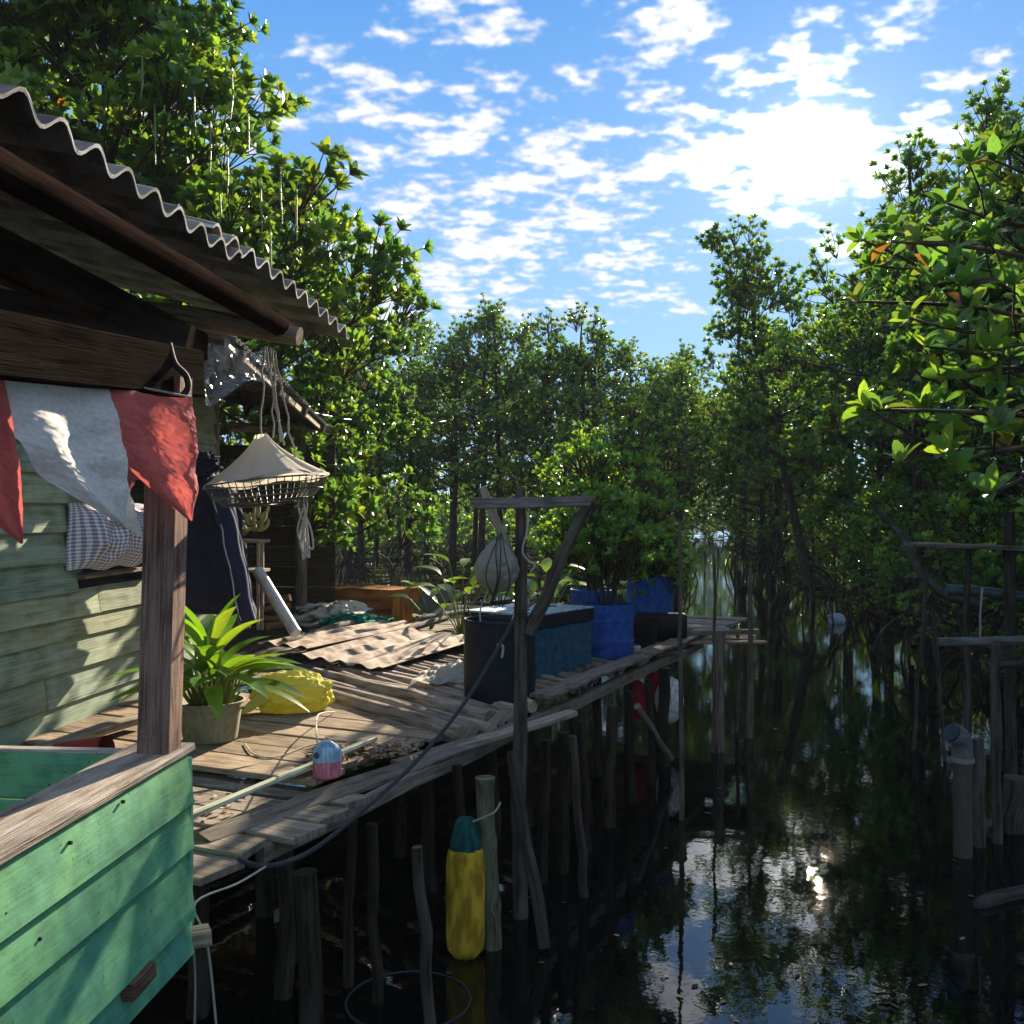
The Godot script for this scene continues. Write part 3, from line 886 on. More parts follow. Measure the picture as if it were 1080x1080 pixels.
	for k in 10:
		var tip := P(r(905, 1075), r(200, 480), r(4.6, 5.6))
		var from := tip + Vector3(r(0.5, 0.9), r(-0.35, 0.1), r(-0.6, -0.2))
		leafy_bough(ov, [from, from.lerp(tip, 0.5) + rv(0.07), tip], [0.014, 0.010, 0.006], 5, 0.128, lm, left2)
	part(ov, "leaves", left2[1], M.mangrove_leaf).set_meta("kind", "stuff")

# ------------------------------------------------------------------ the near porch
const WOOD := Color(0.33, 0.28, 0.235)
const GREY := Color(0.42, 0.385, 0.34)
func hw(d: float) -> float:
	return -1.125 + 0.0858 * (d - 3.507)
func wall_pt(d: float, y: float, out: float) -> Vector3:
	return Vector3(hw(d) + out * 0.9963, y, -d + out * 0.0855)

func build_porch() -> void:
	rng.seed = 31
	var t := thing("wooden_porch", "porch with mint green plank half wall, brown post and grey corrugated roof", "porch", Vector3(-1.2, DECK, -3.4))
	var out := Vector3(0.9963, 0, 0.0855)
	# outside boards, each lapped over the one below
	var ys := [1.751, 1.593, 1.44, 1.203, 1.07]
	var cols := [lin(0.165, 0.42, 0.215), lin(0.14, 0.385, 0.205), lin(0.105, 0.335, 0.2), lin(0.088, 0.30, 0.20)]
	var boards := []
	for k in 4:
		var hgt: float = ys[k] - ys[k + 1] + 0.018
		var y: float = (ys[k] + ys[k + 1]) * 0.5 - 0.006
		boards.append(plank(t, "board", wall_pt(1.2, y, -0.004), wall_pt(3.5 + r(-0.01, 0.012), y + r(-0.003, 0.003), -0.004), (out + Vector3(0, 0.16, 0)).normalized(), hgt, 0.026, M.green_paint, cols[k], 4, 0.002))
	plank(t, "cap_rail", wall_pt(1.2, 1.768, -0.098), wall_pt(3.535, 1.772, -0.098), Vector3.UP, 0.215, 0.028, M.weathered_wood, tone(GREY, 1.25), 4, 0.003)
	plank(t, "corner_batten", wall_pt(3.515, 1.74, -0.02), wall_pt(3.515, 1.12, -0.02), out, 0.03, 0.05, M.green_paint, lin(0.13, 0.36, 0.24))
	plank(t, "joist_end", wall_pt(2.99, 1.165, 0.02), wall_pt(3.14, 1.175, 0.02), out, 0.055, 0.05, M.weathered_wood, lin(0.22, 0.15, 0.11))
	for k in 6:
		var d := 2.25 + k * 0.15
		var b: int = [0, 0, 1, 0, 2, 0, 1, 2, 0][k]
		var q := wall_pt(d, lerpf(ys[b + 1], ys[b], [0.86, 0.3, 0.5, 0.75, 0.2, 0.9, 0.55, 0.12, 0.6][k]), 0.009)
		var g := Geo.new()
		tube(g, [q - out * 0.006, q + out * 0.004], [0.006, 0.005], 6, lin(0.05, 0.04, 0.03))
		part(boards[b], "nail", g, M.iron)
	# side wall across the porch's far end
	for k in 4:
		var y: float = 1.76 - 0.085 - k * 0.172
		plank(t, "side_board", Vector3(-1.24, y, -3.50), Vector3(-3.05, y, -3.67), Vector3(-0.09, 0, 1).normalized(), 0.166, 0.022, M.green_paint, lin(0.14, 0.385, 0.205), 3, 0.003)
	plank(t, "side_cap", Vector3(-1.25, 1.757, -3.515), Vector3(-3.05, 1.757, -3.685), Vector3.UP, 0.05, 0.016, M.weathered_wood, lin(0.6, 0.6, 0.55))
	for k in 7:
		var x := -1.33 - k * 0.25
		plank(t, "floor_board", Vector3(x - 0.2, DECK - 0.02, -0.9), Vector3(x, DECK - 0.02, -3.45), Vector3.UP, 0.24, 0.03, M.weathered_wood, WOOD)
	plank(t, "post", Vector3(-1.205, 1.784, -3.425), Vector3(-1.165, 3.06, -3.43), out, 0.115, 0.11, M.weathered_wood, lin(0.30, 0.215, 0.185), 3, 0.003)
	plank(t, "plate_beam", Vector3(hw(1.4) - 0.07, EYE + 0.33, -1.4), Vector3(hw(3.62) - 0.03, EYE + 0.50, -3.62), Vector3.UP, 0.075, 0.165, M.dark_wood, lin(0.026, 0.021, 0.018), 3)
	# roof timbers
	pole(t, "purlin", bent(Vector3(-1.30, EYE + 0.80, -1.2), Vector3(-0.99, EYE + 0.80, -4.5), 4, 0.008), [0.05, 0.046, 0.044, 0.045, 0.043], M.dark_wood, lin(0.036, 0.025, 0.021), 9, 0.04)
	pole(t, "cross_log", bent(Vector3(-2.9, EYE + 1.10, -4.62), P(316, 355, 4.36), 4, 0.012), [0.05, 0.05, 0.048, 0.05, 0.042], M.old_log, lin(0.36, 0.28, 0.21), 9, 0.04)
	plank(t, "rafter_beam", Vector3(-1.62, EYE + 0.80, -1.4), Vector3(-1.36, EYE + 0.72, -4.4), Vector3.UP, 0.06, 0.12, M.dark_wood, lin(0.055, 0.045, 0.037), 3)
	plank(t, "rafter_beam", Vector3(-2.25, EYE + 0.98, -1.6), Vector3(-2.0, EYE + 0.98, -5.1), Vector3.UP, 0.06, 0.1, M.dark_wood, lin(0.055, 0.045, 0.037), 3)
	plank(t, "rafter", Vector3(-1.12, EYE + 0.60, -3.5), Vector3(-3.0, EYE + 0.98, -3.68), Vector3.UP, 0.05, 0.1, M.dark_wood, lin(0.055, 0.045, 0.037), 3)
	plank(t, "rafter", Vector3(-1.22, EYE + 0.86, -2.0), Vector3(-3.0, EYE + 1.24, -2.2), Vector3.UP, 0.05, 0.09, M.dark_wood, lin(0.055, 0.045, 0.037), 3)
	# brace strap of black rubber hanging off the post's head
	var st := Geo.new()
	tube(st, smooth([P(178, 362, 3.36), P(184, 383, 3.36), P(196, 396, 3.37), P(198, 410, 3.37), P(188, 419, 3.36), P(172, 416, 3.36), P(150, 410, 3.35)], 4), [0.011], 6, lin(0.012, 0.012, 0.013))
	part(t, "rubber_strap", st, M.matte)
	# fibre cement roof: two sheets, the far one lapped over the near one
	var inward := Vector3(-0.9955, 0.225, -0.0944)
	var e0 := Vector3(-1.14 + (1.1 - 2.24) * 0.0948, EYE + 0.95, -1.1)
	var g1 := Geo.new()
	sheet(g1, e0, inward * 2.1, Vector3(0.0948, 0, -1) * 2.62, 0.172, 0.05, 0.011, func(u: float, w: float): return Vector3(0, 0.01 * sin(u * 9.0 + w * 5.0), 0), 6, lin(0.20, 0.185, 0.165), 0.1, lin(0.62, 0.61, 0.58))
	part(t, "roof_sheet", g1, M.cement_sheet)
	var e1 := Vector3(-1.14 + (3.5 - 2.24) * 0.0948, EYE + 0.987, -3.5) + inward * 0.02
	var g2 := Geo.new()
	sheet(g2, e1, inward * 2.1, Vector3(0.0948, -0.018, -1) * 1.86, 0.172, 0.05, 0.011, func(u: float, w: float): return Vector3(0, 0.012 * sin(u * 7.0 + w * 4.0), 0), 6, lin(0.21, 0.195, 0.175), 0.05, lin(0.62, 0.61, 0.58))
	part(t, "roof_sheet", g2, M.cement_sheet)

	# two strings of pennants
	var b := thing("bunting", "string of red and white pennants hung along the porch beam", "bunting", Vector3(-1.15, EYE + 0.42, -3.0))
	var cord := Geo.new()
	tube(cord, smooth([P(-120, 390, 2.35), P(0, 394, 2.55), P(110, 402, 3.0), P(202, 419, 3.36)], 3), [0.004], 5, lin(0.5, 0.48, 0.45))
	part(b, "cord", cord, M.rope)
	var red := lin(0.60, 0.135, 0.12)
	var white := lin(0.72, 0.71, 0.69)
	pennant(b, P(-95, 394, 2.42), P(4, 398, 2.56), P(24, 573, 2.62), red, 1)
	pennant(b, P(3, 396, 2.57), P(112, 403, 3.0), P(133, 553, 3.03), white, 2)
	pennant(b, P(113, 404, 3.01), P(202, 420, 3.35), P(203, 549, 3.33), red, 3)
	var b2 := thing("bunting", "pennants seen between the near flags, hung against the green house wall", "bunting", Vector3(-2.9, EYE, -8.0))
	pennant(b2, P(60, 470, 7.0), P(120, 470, 7.5), P(150, 566, 7.6), white, 4)
	pennant(b2, P(118, 470, 7.4), P(158, 472, 7.9), P(134, 527, 7.8), tone(red, 0.75), 5)
	var c2 := Geo.new()
	tube(c2, [P(40, 469, 6.8), P(120, 469, 7.45), P(170, 471, 8.0)], [0.004], 5, lin(0.5, 0.48, 0.45))
	part(b2, "cord", c2, M.rope)

func pennant(parent: Node, a: Vector3, b: Vector3, tip: Vector3, col: Color, seed_: int) -> void:
	var fn := FastNoiseLite.new()
	fn.seed = seed_ * 13
	fn.frequency = 2.2
	fn.fractal_octaves = 2
	var side := (b - a).cross(tip - a).normalized()
	var f := func(u: float, w: float) -> Vector3:
		# u along the hem, w down to the tip; the free sides bow a little
		var top := a.lerp(b, u) - Vector3(0, 0.012 * sin(PI * u), 0)
		var p := top.lerp(tip + (b - a) * (u - 1.0) * 0.03, w)
		p += (b - a) * sin(PI * w) * (0.05 * u - 0.34 * (1.0 - u))
		var q := fn.get_noise_3d((p.x - p.z) * 1.0 + p.y, p.y * 3.0, 0.0) * 0.02 + 0.006 * sin(w * 19.0 + u * 7.0 + seed_) * w + 0.016 * sin(u * 9.0 + seed_) + 0.0016 * sin(w * 70.0 + u * 23.0 + 5.0 * fn.get_noise_2d(u * 3.0, w * 3.0))
		return p + side * q * (0.15 + 0.85 * sin(PI * clampf(w * 0.9 + 0.08, 0.0, 1.0)))
	var g := Geo.new()
	grid(g, 30, 52, f, Vector2((b - a).length(), (tip - a).length()), col)
	part(parent, "pennant", g, M.cloth)

# ------------------------------------------------------------------ the green clapboard house
func hx(d: float) -> float:
	return -3.24 + 0.0925 * (d - 6.36)
func house_pt(d: float, h: float, out: float) -> Vector3:
	return Vector3(hx(d) + out * 0.9957, EYE + h, -d + out * 0.092)

func build_house() -> void:
	rng.seed = 51
	var t := thing("clapboard_house", "weathered pale green clapboard house beside the jetty", "house", Vector3(-3.2, DECK, -7.0))
	var out := Vector3(0.9957, 0, 0.092)
	var hs := [-1.50, -1.34, -1.11, -0.89, -0.74, -0.56, -0.34, -0.12, 0.078, 0.28, 0.48, 0.68, 0.88, 1.08]
	var tones := [lin(0.31, 0.365, 0.28), lin(0.36, 0.40, 0.295), lin(0.32, 0.39, 0.31), lin(0.375, 0.41, 0.29), lin(0.285, 0.365, 0.30)]
	for k in hs.size() - 1:
		var mid: float = (hs[k] + hs[k + 1]) * 0.5
		var runs := [[4.3, 9.85]]
		if mid > -0.46 and mid < 0.2: runs = [[4.3, 7.28], [8.5, 9.85]]
		elif k % 3 == 1: runs = [[4.3, 7.3 + r(-0.5, 0.5)], [0, 9.85]]
		for q in runs.size():
			var a: float = runs[q][0]
			if a == 0: a = runs[q - 1][1] + 0.006
			plank(t, "clapboard", house_pt(a, mid - 0.008, 0.0), house_pt(runs[q][1] + r(-0.02, 0.02), mid - 0.008 + r(-0.006, 0.006), 0.0), (out + Vector3(0, 0.15, 0)).normalized(), hs[k + 1] - hs[k] + 0.024, 0.026, M.pale_paint, tone(tones[rng.randi() % 5], r(0.85, 1.12)), 4, 0.003)
	var win := plank(t, "window_head", house_pt(7.25, 0.285, 0.012), house_pt(8.53, 0.285, 0.012), Vector3.UP, 0.08, 0.035, M.weathered_wood, WOOD)
	win.name = "window_frame"
	plank(win, "sill", house_pt(7.25, -0.47, 0.03), house_pt(8.53, -0.47, 0.03), Vector3.UP, 0.1, 0.03, M.weathered_wood, WOOD)
	for e in [[7.29, 7.29], [8.49, 8.49]]:
		plank(win, "jamb", house_pt(e[0], -0.45, 0.0), house_pt(e[0], 0.27, 0.0), out, 0.05, 0.06, M.weathered_wood, WOOD)
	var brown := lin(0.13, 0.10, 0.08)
	# other walls, so that the room behind the window is closed
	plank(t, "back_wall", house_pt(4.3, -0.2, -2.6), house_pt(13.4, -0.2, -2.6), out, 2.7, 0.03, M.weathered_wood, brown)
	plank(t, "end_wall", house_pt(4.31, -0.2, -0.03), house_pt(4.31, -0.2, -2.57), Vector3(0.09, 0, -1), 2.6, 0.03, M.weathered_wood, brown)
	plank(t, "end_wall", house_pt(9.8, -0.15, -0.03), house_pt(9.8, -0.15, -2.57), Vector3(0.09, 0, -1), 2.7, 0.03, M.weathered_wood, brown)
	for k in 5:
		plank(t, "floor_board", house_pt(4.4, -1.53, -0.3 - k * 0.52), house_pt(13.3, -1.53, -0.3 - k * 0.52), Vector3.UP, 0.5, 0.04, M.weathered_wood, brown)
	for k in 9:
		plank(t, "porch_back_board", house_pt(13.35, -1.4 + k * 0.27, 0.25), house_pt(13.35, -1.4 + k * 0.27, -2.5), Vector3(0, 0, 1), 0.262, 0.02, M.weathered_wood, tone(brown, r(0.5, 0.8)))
	plank(t, "corner_post", house_pt(9.9, -1.5, -0.03), house_pt(9.9, 1.12, -0.03), out, 0.09, 0.09, M.weathered_wood, WOOD)
	pole(t, "porch_post", bent(P(318, 664, 13.0), P(317, 452, 13.0), 4, 0.015), [0.085, 0.082, 0.085, 0.08, 0.078], M.old_log, lin(0.28, 0.24, 0.19), 8, 0.05)
	pole(t, "eave_beam", bent(P(242, 450, 12.0), P(346, 452, 12.95), 3, 0.02), [0.06, 0.055, 0.05], M.old_log, lin(0.42, 0.37, 0.31), 7, 0.05)
	# roof: sheets rising to the left from the eave
	var ea := Vector3(-1.93, EYE + 1.22, -7.0)
	var eb := Vector3(-2.40, EYE + 1.11, -13.1)
	var up := Vector3(-2.6, 0.85, -0.2)
	for k in 3:
		var g := Geo.new()
		var o := ea.lerp(eb, k / 3.0) + Vector3(0, 0.02 * (k % 2), 0)
		sheet(g, o, up, (eb - ea) / 3.0 * 1.04, 0.14, 0.03, 0.004, func(u: float, w: float): return Vector3(0, 0.015 * sin(u * 5.0 + k), 0), 5, lin(0.22, 0.205, 0.19))
		part(t, "roof_sheet", g, M.cement_sheet)
	plank(t, "eave_board", ea + Vector3(-0.06, -0.05, 0), eb + Vector3(-0.06, -0.05, 0), Vector3.UP, 0.03, 0.07, M.weathered_wood, GREY)
	for k in 4:
		var o := ea.lerp(eb, 0.06 + k * 0.29) + Vector3(0, -0.075, 0)
		plank(t, "rafter", o, o + up * 0.98, Vector3.UP, 0.05, 0.08, M.weathered_wood, brown)
	# crumpled clear film over the eave's near end
	var fn := FastNoiseLite.new()
	fn.seed = 8
	fn.frequency = 3.0
	fn.fractal_octaves = 4
	var g3 := Geo.new()
	var pa := P(196, 362, 6.8)
	var pb := P(286, 372, 6.9)
	grid(g3, 24, 16, func(u: float, w: float):
		var p: Vector3 = pa.lerp(pb, u) - Vector3(0, w * (0.30 + 0.10 * sin(u * 5.0)), 0) + Vector3(0, 0, 0.1) * w
		return p + Vector3(0.5, 0.3, 1.0) * fn.get_noise_3d(p.x * 1.3, p.y * 2.0, u) * 0.14, Vector2(1, 1))
	var film := whole("plastic_film", g3, M.clear_film, "crumpled clear plastic film hanging from the house eave", "plastic sheet", pa)
	# cable to the trees
	var cg := Geo.new()
	tube(cg, sag(P(300, 428, 12.5), P(470, 444, 22.0), 8, 0.15), [0.012], 5, lin(0.05, 0.05, 0.05))
	whole("cable", cg, M.plastic, "thin dark cable running from the house eave into the trees", "cable", P(300, 428, 12.5))

	# checked cloth bulging out over the window sill
	var cf := FastNoiseLite.new()
	cf.seed = 21
	cf.frequency = 2.5
	var g4 := Geo.new()
	grid(g4, 30, 22, func(u: float, w: float):
		var a := lerpf(0.0, 2.7, w)
		var bulge := 0.22 + 0.025 * sin(u * 22.0) + 0.03 * cf.get_noise_2d(u * 3.0, w * 2.0)
		return house_pt(7.1 + 1.2 * u, -0.19 + 0.25 * cos(a) + 0.012 * sin(u * 17.0), 0.03 + bulge * sin(maxf(a, 0.0)) * smoothstep(0.0, 0.16, u) * smoothstep(0.0, 0.16, 1.0 - u) + 0.012 * sin(u * 31.0 + w * 6.0)), Vector2(1.1, 0.75))
	whole("checked_cloth", g4, M.checked_cloth, "purple and white checked cloth bulging over the house window sill", "cloth", house_pt(7.9, -0.4, 0.1))

	# long navy jacket on the wall's corner
	var j := thing("jacket", "long navy blue jacket with pale piping hanging at the house corner", "jacket", P(226, 660, 8.3))
	var jf := FastNoiseLite.new()
	jf.seed = 5
	jf.frequency = 1.6
	var body := Geo.new()
	var top := P(213, 490, 8.3)
	grid(body, 40, 30, func(u: float, w: float):
		var ang: float = u * TAU
		var rad: float = (0.07 + 0.20 * smoothstep(0.0, 0.16, w) + 0.04 * w) * (1.0 + (0.10 * sin(ang * 6.0 + w * 2.0) + 0.06 * sin(ang * 11.0 + 1.0)) * smoothstep(0.1, 0.6, w) + 0.16 * jf.get_noise_2d(cos(ang) * 2.0 + 5.0, w * 5.0 + sin(ang)))
		return top + Vector3(0.07 * w + cos(ang) * rad, -1.22 * w - 0.06 * absf(cos(ang)) * (1.0 - w), -sin(ang) * rad * 0.55), Vector2(1.5, 1.3), lin(0.012, 0.012, 0.034))
	part(j, "body", body, M.heavy_cloth)
	var hood := Geo.new()
	blob(hood, top + Vector3(0.03, 0.0, 0.10), Vector3(0.15, 0.10, 0.12), 0.5, 1.3, 23, lin(0.013, 0.013, 0.036))
	part(j, "hood", hood, M.heavy_cloth)
	var sl := Geo.new()
	var sp := smooth([P(228, 506, 8.12), P(240, 548, 8.02), P(251, 600, 8.0), P(262, 655, 8.02)], 4)
	tube(sl, sp, [0.088, 0.082, 0.09, 0.078, 0.084, 0.074, 0.082, 0.07, 0.078, 0.072, 0.066, 0.074, 0.066], 12, lin(0.018, 0.017, 0.052), true, 0.10)
	var sleeve := part(j, "sleeve", sl, M.heavy_cloth)
	for off in [0.066, -0.05]:
		var pg := Geo.new()
		var pp := []
		for q in sp.size(): pp.append(sp[q] + Vector3(off + 0.008 * sin(q * 1.7), 0.01, 0.06))
		tube(pg, pp, [0.006], 5, lin(0.5, 0.48, 0.52))
		part(sleeve, "piping", pg, M.heavy_cloth)

	# under the far porch roof
	rng.seed = 66
	var stand := thing("plant_stand", "narrow grey wooden stand under the bananas in the dark porch", "stand", P(262, 664, 11.2))
	for e in [[250, 11.0], [272, 11.0], [258, 11.5], [276, 11.5]]:
		plank(stand, "leg", P(e[0], 664, e[1]), P(e[0] + 1, 572, e[1]), Vector3(1, 0, 0), 0.045, 0.035, M.weathered_wood, GREY)
	plank(stand, "shelf", P(246, 600, 11.2), P(280, 602, 11.2), Vector3.UP, 0.45, 0.03, M.weathered_wood, GREY)
	plank(stand, "shelf", P(246, 570, 11.2), P(280, 571, 11.2), Vector3.UP, 0.45, 0.03, M.weathered_wood, GREY)
	var ban := thing("banana_bunch", "green banana bunch hanging under the net basket in the porch", "bananas", P(265, 570, 10.6))
	var stg := Geo.new()
	tube(stg, [P(270, 518, 10.6), P(266, 560, 10.6)], [0.018, 0.014], 6, lin(0.2, 0.2, 0.1))
	part(ban, "stalk", stg, M.matte)
	for k in 18:
		var az := k * 2.4
		var o := Vector3(cos(az), 0, sin(az))
		var c := P(267, 542 + (k / 6) * 7, 10.6)
		var fg := Geo.new()
		tube(fg, smooth([c, c + o * 0.09 + Vector3(0, -0.03, 0), c + o * 0.15 + Vector3(0, 0.03, 0), c + o * 0.16 + Vector3(0, 0.09, 0)], 2), [0.009, 0.018, 0.021, 0.021, 0.019, 0.015, 0.006], 6, lin(0.30, 0.30, 0.12))
		part(ban, "banana", fg, M.matte)
	var pt := Geo.new()
	tube(pt, [P(272, 602, 10.9), P(312, 668, 10.4)], [0.062], 10, lin(0.5, 0.5, 0.48))
	whole("plastic_tube", pt, M.plastic, "pale plastic tube leaning beside the porch post", "tube", P(312, 668, 10.4))
	var cup := Geo.new()
	lathe(cup, P(257, 652, 10.4) - Vector3(0, 0.1, 0), [[0.0, 0], [0.07, 0], [0.075, 0.16], [0.066, 0.2], [0.066, 0.32], [0.05, 0.34], [0.0, 0.34]], 14, lin(0.25, 0.28, 0.32))
	whole("bottle", cup, M.plastic, "grey blue bottle standing behind the potted plant's tips", "bottle", P(257, 660, 10.4))
	for k in 4:
		var fw := Geo.new()
		tube(fw, bent(P(278, 662 - k * 9, 11.6 + k * 0.1), P(306, 660 - k * 10, 11.9), 3, 0.02), [0.05, 0.045], 7, lin(0.28, 0.16, 0.09), true, 0.06)
		whole("firewood", fw, M.old_log, "brown split firewood piled behind the pale tube", "firewood", P(278, 662 - k * 9, 11.6), "firewood in the dark porch")
	# basket under a net cover, hung from the porch's cross log
	var bk := thing("hanging_basket", "wire basket under a dirty white net cover hanging from the porch log", "basket", P(281, 530, 4.36))
	var c0 := P(281, 508, 4.36)
	var tilt := Basis(Vector3(0, 0, 1), 0.11)
	var cover := Geo.new()
	grid(cover, 72, 20, func(u: float, w: float):
		var ang: float = u * TAU
		var ruff := sin(ang * 7.0) * 0.10 * (1.0 - w * 0.55) + sin(ang * 13.0 + 2.0) * 0.05
		var rad := lerpf(0.026, 0.272, pow(w, 1.05) * 0.75 + 0.25 * w * w) * (1.0 + ruff * (0.6 if w < 0.9 else 0.25))
		var y := 0.205 * (1.0 - pow(w, 0.85)) + 0.012 * sin(ang * 5.0) * w
		return c0 + tilt * Vector3(cos(ang) * rad, y, -sin(ang) * rad), Vector2(1.6, 0.35), lin(0.74, 0.67, 0.54))
	part(bk, "net_cover", cover, M.net)
	var rim := Geo.new()
	for ring in [[0.262, 0.0], [0.235, -0.05], [0.19, -0.088], [0.12, -0.098]]:
		var pts := []
		for q in 33: pts.append(c0 + tilt * Vector3(cos(TAU * q / 32) * ring[0], ring[1], sin(TAU * q / 32) * ring[0]))
		tube(rim, pts, [0.004], 5, lin(0.10, 0.10, 0.10), false)
	for q in 48:
		var o := Vector3(cos(TAU * q / 48), 0, sin(TAU * q / 48))
		tube(rim, [c0 + tilt * (o * 0.262), c0 + tilt * (o * 0.235 + Vector3(0, -0.05, 0)), c0 + tilt * (o * 0.19 + Vector3(0, -0.088, 0)), c0 + tilt * (o * 0.06 + Vector3(0, -0.1, 0))], [0.0022], 4, lin(0.13, 0.13, 0.13), false)
	var wb := part(bk, "wire_basket", rim, M.iron)
	wb.set_meta("kind", "stuff")
	for e in [[279, 366, 276, 462], [285, 366, 288, 462], [288, 366, 296, 466], [281, 366, 300, 470], [290, 370, 312, 490]]:
		var sg := Geo.new()
		tube(sg, bent(P(e[0], e[1], 4.37), P(e[2], e[3], 4.37), 7, 0.009), [0.0042], 5, lin(0.55, 0.5, 0.42))
		part(bk, "string", sg, M.rope)
	for k in 5:
		var sg := Geo.new()
		var x := 317.0 + k * 2.2
		tube(sg, smooth([P(323, 505, 4.34), P(x + r(-6, 6), 535, 4.33), P(x + r(-7, 6), 560, 4.33), P(x + r(-4, 8), 586 + r(-8, 5), 4.33), P(x + r(-5, 7), 570, 4.35), P(322, 540, 4.35)], 5), [0.004], 5, lin(0.58, 0.55, 0.5))
		part(bk, "hanging_string", sg, M.rope)

# ------------------------------------------------------------------ the jetty
const JO := Vector2(-1.0, 5.1)
const JE := Vector2(0.421, 0.907)
const JN := Vector2(0.907, -0.421)
func J(s: float, t: float, y: float) -> Vector3:      # s along the jetty's water edge, t across (negative inland)
	var q := JO + JE * s + JN * t
	return Vector3(q.x, y, -q.y)

